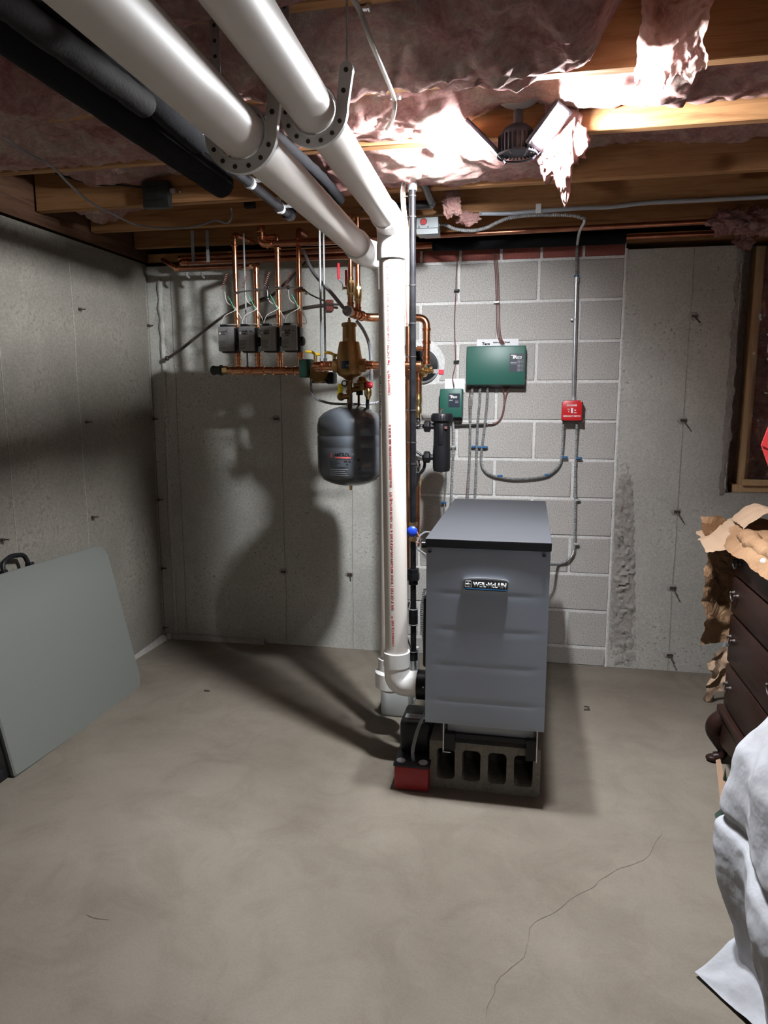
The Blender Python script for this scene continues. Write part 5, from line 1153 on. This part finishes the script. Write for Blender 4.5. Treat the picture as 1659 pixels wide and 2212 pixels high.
# conduit above the switch
t = thing('conduit', 'straight shiny steel conduit dropping into the red emergency switch', 'conduit', tuple(aY(1238, 862, -.03)))
ca = aY(1245, 605, -.03); cb = aY(1238, 866, -.03); ca.x = cb.x = (ca.x+cb.x)/2-.0
ca = aY(1245, 605, -.03); cb = aY(1238, 866, -.03)
mb = MB(); mb.tube([ca, cb], .0093, 14); mb.build('tube', 'steel', t)
mb = MB(); mb.cyl(ca-Vector((0, 0, .008)), ca+Vector((0, 0, .014)), .013); mb.cyl(cb+Vector((0, 0, .0)), cb+Vector((0, 0, .02)), .0125); mb.build('connector', 'galvanized', t)
mb = MB(); mb.cyl(ca+Vector((0, 0, .012)), ca+Vector((0, 0, .022)), .0125); lab(mb.build('bushing', 'clip_blue', t), 'blue plastic bushing')
q = aY(1242, 690, -.03); mb = MB(); mb.torus(q, (0, 0, 1), .0105, .002, 16, 6); mb.rbox(q+Vector((-.022, .0, -.005)), q+Vector((-.008, .02, .005)), .001, 1); mb.build('strap', 'galvanized', t)
tag(flex([aY(1247, 524, -.035), aY(1246, 560, -.03), ca+Vector((0, 0, .015))], .0072).build('armoured_cable', 'armour'), 'armoured cable rising from the conduit to the ceiling', 'cable')
# armoured cables on the block wall
def fx_(pts, label, r=.0066, yy=-.018, mat='armour', name='armoured_cable'):
    P_ = spline([aY(px, py, yy if len(p_) < 3 else p_[2]) for p_ in pts for px, py in (p_[:2],)]); return tag(flex(P_, r).build(name, mat), label, 'cable')
fx_(((1020, 836, -.035), (1019, 860), (1016, 900), (1015, 960), (1013, 1020), (1009, 1085)), 'first armoured cable from the left under the large green relay box')
fx_(((1037, 836, -.035), (1036, 870), (1032, 910), (1030, 960), (1028, 1020), (1025, 1085)), 'second armoured cable from the left under the large green relay box')
fx_(((1053, 836, -.035), (1052, 870), (1047, 920), (1042, 960), (1039, 990), (1043, 1010), (1056, 1024), (1080, 1031), (1110, 1035), (1140, 1034), (1175, 1029), (1196, 1018), (1210, 1000), (1215, 970), (1217, 915, -.04)), 'armoured cable swinging in a long curve from the green relay box to the red switch')
fx_(((1246, 915, -.04), (1245, 960), (1243, 1020), (1243, 1080), (1242, 1140), (1241, 1180), (1236, 1200), (1222, 1213), (1205, 1219), (1188, 1219, -.15), (1170, 1219, -.2)), 'armoured cable dropping from the red switch and bending into the boiler')
fx_(((979, 905, -.035), (979, 950), (978, 1000), (976, 1040), (974, 1090)), 'armoured cable under the small green relay box, behind the black filter')
fx_(((964, 1015), (963, 1040), (961, 1070), (959, 1110)), 'thin cable reaching down behind the boiler lid at left', .0045)
# brown thermostat cables
def wire(pts, mats, label, r=.0028, yy=-.01, name='cable'):
    m_ = MB()
    for k in range(mats): m_.tube(spline([aY(px+k*3.2, py, yy if len(p_) < 3 else p_[2]) for p_ in pts for px, py in (p_[:2],)]), r, 7)
    return tag(m_.build(name, 'wire_red'), label, 'cable')
wire(((989, 545), (986, 590), (985, 628), (982, 700), (984, 780), (978, 815), (981, 835, -.03)), 1, 'single brown thermostat cable down to the small green relay box')
wire(((1065, 542), (1070, 590), (1072, 650), (1073, 700), (1076, 728), (1083, 742, -.03)), 3, 'bundle of brown thermostat cables entering the top of the large green relay box')
wire(((1085, 836, -.04), (1089, 855), (1088, 880), (1082, 903), (1070, 915), (1050, 918), (1020, 919), (984, 919)), 1, 'brown cable bundle curving left from under the large green relay box', .004)
wire(((1101, 836, -.04), (1095, 850), (1090, 870), (1086, 895), (1074, 912), (1050, 917), (1022, 918), (984, 917)), 1, 'second brown cable merging into the bundle under the green relay box', .004)
wire(((1016, 838, -.03), (1013, 870), (1014, 930), (1012, 1000), (1006, 1080)), 1, 'thin brown wire running beside the first armoured cable')
mb = MB(); mb.tube([aY(982, 919, -.016), aY(1030, 918, -.016), aY(1052, 917, -.016)], .0065, 8); tag(mb.build('cable_sleeve', 'black_rubber'), 'black sleeve around the horizontal brown cables', 'sleeve')
clips = ((985, 628, 'black_plastic'), (984, 781, 'black_plastic'), (1071, 653, 'galvanized'), (1058, 914, 'galvanized'), (1022, 965, 'clip_blue'), (1036, 966, 'clip_blue'), (1046, 966, 'clip_blue'), (1218, 988, 'clip_blue'), (1249, 990, 'clip_blue'), (1078, 1028, 'clip_blue'), (1180, 1026, 'clip_blue'), (1245, 1080, 'galvanized'), (978, 965, 'galvanized'), (1243, 1175, 'galvanized'), (957, 1086, 'clip_blue'))
where = ('on the single brown cable, upper', 'on the single brown cable, lower', 'on the brown cable bundle above the large relay box', 'on the black cable sleeve below the large relay box', 'on the first armoured cable', 'on the second armoured cable', 'on the armoured cable where it starts to curve', 'on the curved armoured cable just below the red switch', 'on the straight armoured cable below the red switch', 'at the lower left of the curved armoured cable', 'at the lower right of the curved armoured cable', 'midway down the straight armoured cable', 'on the armoured cable behind the black filter', 'near the bend of the cable entering the boiler', 'at the boiler lid rear left corner')
for (px, py, m__), w_ in zip(clips, where):
    q = aY(px, py, -.016); m_ = MB(); m_.rbox(q-Vector((.009, .010, .005)), q+Vector((.012, .014, .005)), .002, 1); m_.lathe([(.006, 0), (.006, .006), (.003, .009)], q+Vector((.014, .0, .001)), (0, -1, 0), 10)
    tag(m_.build('cable_clip', m__), {'black_plastic': 'black', 'galvanized': 'silver', 'clip_blue': 'blue'}[m__]+' cable clip '+w_, 'clip')

# ================================================================ FOLDING TABLE
t = thing('folding_table', 'grey plastic folding table folded flat and leaning on the left wall', 'table', (-1.95, -1.17, 0))
zt1 = .735
def tabM(off=0):   # local x -> along +Y, local y -> up the lean, local z -> out of the face (towards room)
    up_ = Vector((-.175, .02, zt1)).normalized(); xa = Vector((0, 1, 0)); n = xa.cross(up_).normalized(); 
    xa = up_.cross(n).normalized()
    M = Matrix((xa, up_, n)).transposed().to_4x4(); M.translation = Vector((-1.893, -1.645, .004)); return M
M = tabM(); n_ = (M.to_3x3() @ Vector((0, 0, 1))); sg = 1 if n_.x > 0 else -1
def rrect(w_, h_, rs_, n=8):
    pts = []
    for (cx_, cy_, a_, r) in ((w_-rs_[1], rs_[1], -90, rs_[1]), (w_-rs_[2], h_-rs_[2], 0, rs_[2]), (rs_[3], h_-rs_[3], 90, rs_[3]), (rs_[0], rs_[0], 180, rs_[0])):
        pts += [Vector((cx_+r*math.cos(math.radians(a_+90*k/n)), cy_+r*math.sin(math.radians(a_+90*k/n)), 0)) for k in range(n+1)]
    return pts
TW, TH = .93, .765
def slab(z0, z1, rs_, w_, h_, name, mat, inset=.006):
    P0 = rrect(w_, h_, rs_); P1 = [Vector((inset+(p.x)*(w_-2*inset)/w_, inset+p.y*(h_-2*inset)/h_, 0)) for p in P0]; n = len(P0); vs = []; fs = []
    for P_, z in ((P1, z0*sg), (P0, (z0+(z1-z0)*.25)*sg), (P0, (z0+(z1-z0)*.75)*sg), (P1, z1*sg)): vs += [M @ (p+Vector((0, 0, z))) for p in P_]
    for j in range(3):
        for i in range(n): fs.append((j*n+i, j*n+(i+1) % n, (j+1)*n+(i+1) % n, (j+1)*n+i))
    fs += [tuple(range(n)), tuple(3*n+i for i in range(n))]
    m_ = MB(); m_.add(vs, fs); return m_.build(name, mat, t, angle=30)
slab(-.024, 0, (.012, .075, .07, .07), TW, TH, 'tabletop', 'table_grey')
slab(-.062, -.036, (.012, .075, .07, .07), TW-.01, TH-.002, 'tabletop', 'table_rim')
hx = .25
P_ = [M @ Vector((x_, y_, -.03*sg)) for x_, y_ in ((hx, TH-.01), (hx+.012, TH+.04), (hx+.07, TH+.06), (hx+.145, TH+.05), (hx+.16, TH-.01))]
mb = MB(); mb.tube(fillet(P_, .02), .010, 10); 
for x_ in (hx, hx+.16): mb.rbox((x_-.012, TH-.02, -.045), (x_+.012, TH+.012, -.012), .003, 1, M if sg > 0 else M @ Matrix.Scale(-1, 4, Vector((0, 0, 1))))
mb.build('handle', 'black_plastic', t)
mb = MB()
for (x0, y0, x1, y1) in ((-.03, .03, -.03, .22), (-.045, .01, -.02, .30), (-.06, .03, -.06, .16)): mb.tube([M @ Vector((x0, y0, -.04*sg)), M @ Vector((x1, y1, -.05*sg))], .012, 10)
mb.rbox((-.075, .006, -.06), (0.0, .05, -.026), .008, 2, M if sg > 0 else M @ Matrix.Scale(-1, 4, Vector((0, 0, 1))))
mb.build('leg_frame', 'black_plastic', t)

# ================================================================ DRESSER
dx, dy1, dy0, dz = .79, -.975, -1.64, .90
t = thing('dresser', 'dark wooden chest of drawers with brass drop pulls and a curved foot', 'dresser', (1.05, (dy0+dy1)/2, 0))
mb = MB(); mb.box((dx+.012, dy0, .20), (1.30, dy1, dz-.02)); mb.build('carcass', 'dark_wood', t)
mb = MB(); mb.rbox((dx-.012, dy0-.02, dz-.02), (1.32, dy1+.018, dz), .006, 2); mb.build('top', 'dark_wood', t)
zs_ = (.875, .772, .622, .424, .245)
for k in range(4):
    mb = MB(); mb.rbox((dx-.006, dy0+.012, zs_[k+1]+.005), (dx+.02, dy1-.012, zs_[k]-.005), .005, 2); dr = mb.build('drawer', 'dark_wood', t)
    for yy in (dy1-.07, dy0+.12):
        zc_ = (zs_[k]+zs_[k+1])/2; mb = MB()
        for s_ in (-1, 1): mb.lathe([(.009, 0), (.007, .004), (.004, .012)], (dx-.006, yy+s_*.026, zc_+.012), (-1, 0, 0), 10); mb.sphere((dx-.018, yy+s_*.026, zc_+.012), .006, 8)
        mb.tube([Vector((dx-.019, yy+.026*math.cos(PI*q/10), zc_+.010-.024*math.sin(PI*q/10))) for q in range(11)], .0028, 6); mb.build('drawer_pull', 'cable_brown', dr)
mb = MB(); mb.rbox((dx-.022, dy0-.01, .205), (1.31, dy1+.02, .238), .009, 3); mb.build('base_molding', 'dark_wood', t)
mb = MB(); mb.prism([Vector((dx-.012, dy1+.01, .205)), Vector((dx-.012, dy0, .205)), Vector((dx-.012, dy0, .14)), Vector((dx-.012, dy0+.2, .12)), Vector((dx-.012, dy1-.22, .12)), Vector((dx-.012, dy1-.06, .09)), Vector((dx-.012, dy1+.01, .10))], (0, 0, 0), (.02, 0, 0)); mb.build('apron', 'dark_wood', t)
def cab(x, y):
    fp = [Vector((x+.01, y, .20)), Vector((x-.022, y+.004, .165)), Vector((x-.03, y+.006, .13)), Vector((x-.012, y+.002, .09)), Vector((x+.006, y, .055)), Vector((x+.002, y, .03)), Vector((x-.02, y+.004, .018))]
    rr = [.034, .036, .032, .025, .019, .019, .022]; P_ = spline(fp, 5); n = len(P_)-1
    m_ = MB(); m_.tube(P_, .02, 14, rfun=lambda i, t_: (lambda q: rr[int(q)]*(1-q % 1)+rr[min(6, int(q)+1)]*(q % 1))(t_*6*.9999)); m_.sphere((x-.024, y+.004, .015), .024, 14, (1.3, 1, .62)); m_.build('leg', 'dark_wood', t)
cab(dx, dy1-.01); cab(dx, dy0+.03); cab(1.27, dy1-.02); cab(1.27, dy0+.03)
# brown paper draped on it
def crump(p, a=.02, f=7): return p+Vector((fb((p.y*f, p.z*f, 1), 4), fb((p.x*f, p.z*f, 4), 4), fb((p.x*f, p.y*f, 8), 4)))*a
t = thing('wrapping_paper', 'crumpled brown kraft paper draped over the dresser top and far side', 'paper', (1.0, -.93, .93))
mb = MB()
def topp(u, v):
    x = .735+u*.68; y = -1.68+v*.78; e = min(1, u*9); return crump(Vector((x, y, dz+.022+.026*e-.035*(1-e)**2)), .012, 5)
mb.grid(topp, 60, 80); mb.build('top_sheet', 'kraft_paper', t, angle=35, fixn=False)
def side(u, v):   # hangs from the back edge down
    x = .68+.10*v**1.2*.6+u*.55; z = .965-v*(.53-.03*math.sin(u*9)); 
    return crump(Vector((x+.02*math.sin(v*6), -.87-.02*math.sin(u*14+v*3), z)), .032, 8)
mb = MB(); mb.grid(side, 36, 44); mb.build('hanging_sheet', 'kraft_paper', t, angle=25, fixn=False)
def corner(u, v):
    x = .675+u*.13; y = -1.03+v*.2; z = .975-.06*(1-u)-(1-v)*.06; return crump(Vector((x, y, z)), .02, 14)
mb = MB(); mb.grid(corner, 14, 14); mb.build('torn_corner', 'paper_torn', t, angle=20, fixn=False)
def flapf(u, v): return crump(Vector((.80+u*.12, -1.02+v*.16, .955+.06*math.sin(u*2.2)+.02*v)), .012, 16)
mb = MB(); mb.grid(flapf, 12, 12); mb.build('torn_flap', 'paper_torn', t, angle=20, fixn=False)
def roll(u, v): a = 2*PI*u; return crump(Vector((.80+.035*math.cos(a), -1.05-v*.6, .93+.028*math.sin(a))), .012, 9)
mb = MB(); mb.grid(roll, 20, 60, closed_u=True); mb.build('rolled_edge', 'kraft_paper', t, angle=35, fixn=False)
def lowp(u, v): return crump(Vector((.745+u*.2, -.88, .44-v*(.2-.05*u))), .03, 13)
mb = MB(); mb.grid(lowp, 16, 16); tag(mb.build('packing_paper', 'paper_torn', angle=20, fixn=False), 'pale crumpled paper hanging low behind the dresser', 'paper')
q = aX(1650, 1215, dx-.02); mb = MB(); mb.sphere(q, .018, 12, (.6, 1.4, .8)); mb.sphere(q+Vector((0, .02, -.012)), .012, 10); tag(mb.build('tissue_scrap', 'comforter'), 'small white tissue scrap on the dresser front edge', 'paper')
# cane behind the dresser
ca = aZ(1530, 1505, .02); ca = Vector((ca.x, ca.y, .0))
t = thing('walking_cane', 'walking cane with a tan rubber tip leaning behind the dresser', 'cane', tuple(ca))
d_ = Vector((.10, -.14, .72)); d_.normalize()
mb = MB(); mb.lathe([(.021, 0), (.024, .004), (.022, .012), (.016, .05), (.014, .054)], ca, d_, 16); mb.build('rubber_tip', 'rubber_tan', t)
mb = MB(); mb.tube([ca+d_*.05, ca+d_*.62], .0105, 12); mb.build('shaft', 'sheath_grey', t)
# red gift box on top
q = aY(1647, 962, -.98)
t = thing('red_box', 'bright red cardboard corner at the right edge above the dresser', 'box', (q.x+.12, -.93, .93))
mb = MB(); mb.prism([q+Vector((0, 0, 0)), q+Vector((.03, 0, .11)), q+Vector((.25, 0, .16)), Vector((q.x+.25, q.y, .935)), Vector((q.x+.10, q.y, .935)), Vector((q.x+.035, q.y, q.z-.09))], (0, 0, 0), (0, .02, 0)); mb.build('side', 'red_card', t)
mb = MB(); mb.prism([q+Vector((-.006, 0, 0)), q+Vector((.03, 0, .115)), q+Vector((.06, 0, .11)), q+Vector((.04, 0, -.02))], (0, -.008, 0), (0, .0, 0)); mb.build('flap', 'red_card', t)
# cardboard + dark green leaves by the dresser foot
a = aZ(1550, 1765, .0)
t = thing('cardboard_scrap', 'bent brown cardboard scrap leaning by the dresser foot', 'cardboard', tuple(a))
b0 = aY(1548, 1645, -1.12)
mb = MB(); pts = [aY(1546, 1642, -1.10), aY(1553, 1640, -1.10), aY(1565, 1690, -1.2), aY(1571, 1725, -1.28), aY(1566, 1748, -1.33), aY(1556, 1752, -1.34), aY(1554, 1712, -1.25)]
mb.prism([p for p in pts], (0, 0, 0), (.006, .006, 0)); mb.build('sheet', 'cardboard', t)
for lb, (p1, p2, p3) in zip(('dark green pointed wrapping scrap on the floor beside the cardboard', 'lower dark green wrapping scrap, nearest the camera beside the comforter', 'dark green wrapping scrap upright between the cardboard and the dresser'), (((1545, 1766), (1566, 1750), (1574, 1768)), ((1548, 1774), (1572, 1758), (1575, 1780)), ((1560, 1700), (1568, 1665), (1576, 1745)))):
    mb = MB(); A_, B_, C_ = (Vector(aZ(*p, .02)) if p[1] > 1745 else aY(*p, -1.2) for p in (p1, p2, p3)); mb.prism([A_, B_, C_], (0, 0, 0), (0, .01, .008)); tag(mb.build('gift_wrap', 'green_leaf'), lb, 'wrap')

# ================================================================ COMFORTER
t = thing('comforter', 'bunched white comforter spilling onto the floor at the lower right', 'bedding', (1.1, -2.3, 0))
prof = [(0, .60), (.04, .58), (.11, .555), (.2, .52), (.30, .505), (.38, .505), (.46, .515), (.57, .535), (.66, .59), (.74, .67), (.80, .78), (.84, .95), (.85, 1.15)]
def px_(z_or_t):
    k = z_or_t*(len(prof)-1); i = min(int(k), len(prof)-2); f_ = k-i
    return prof[i][0]*(1-f_)+prof[i+1][0]*f_, prof[i][1]*(1-f_)+prof[i+1][1]*f_
def comf(u, v):
    z, x = px_(v); a = PI*(1.02*u-.01)  # 0 = far side, 1 = near side
    cxm = 1.30; rx = cxm-x; ry = .62*(rx/.8)**.6
    X_ = cxm-rx*abs(math.sin(a))**.75; Y_ = -2.28+math.copysign(abs(math.cos(a))**.8, math.cos(a))*ry
    fold = .022*math.sin(u*30+2*math.sin(v*4))*min(1, (1-v)*3)+.016*math.sin(u*61+v*5)
    puff = .0
    for st in (.42, .72): puff -= .022*math.exp(-((v-st)/.016)**2)
    d = Vector((X_-cxm, (Y_+2.28), 0)); d.normalize()
    p = Vector((X_, Y_, z))+d*(fold+puff+.02*fb((X_*4, Y_*4, z*4), 4))
    p.z = max(.004, p.z+.012*fb((Y_*5, X_*5, z*3), 3)); return p
mb = MB(); mb.grid(comf, 220, 110); mb.build('cover', 'comforter', t, angle=180, fixn=False)
def tail(u, v):   # corner spread on the floor
    A_ = aZ(1500, 2108, .0); B_ = Vector((.66, -1.98, .0)); C_ = Vector((.66, -2.45, .0))
    e = B_.lerp(C_, v); p = A_.lerp(e, u); h = .012+(.11*u**1.6*(1-.3*v))*(1-v**4)+.014*math.sin(v*11+u*4)*u+.01*fb((p.x*12, p.y*12, 0), 4)*u
    return Vector((p.x, p.y, max(.006, h)))
mb = MB(); mb.grid(tail, 50, 50); mb.build('corner', 'comforter', t, angle=180, fixn=False)
# small debris on the floor
for i, (px, py, lb) in enumerate(((447, 1492, 'small dark wood chip on the floor left of the vent pipe'), (1268, 1533, 'small dark twig on the floor right of the boiler'))):
    q = aZ(px, py, .003); m_ = MB(); m_.rbox(q-Vector((.014, .004, .003)), q+Vector((.014, .004, .003)), .001, 1)
    if i: m_.tube([q, q+Vector((.01, .02, .006)), q+Vector((-.01, .03, .003))], .003, 6)
    tag(m_.build('debris', 'cable_brown'), lb, 'debris')
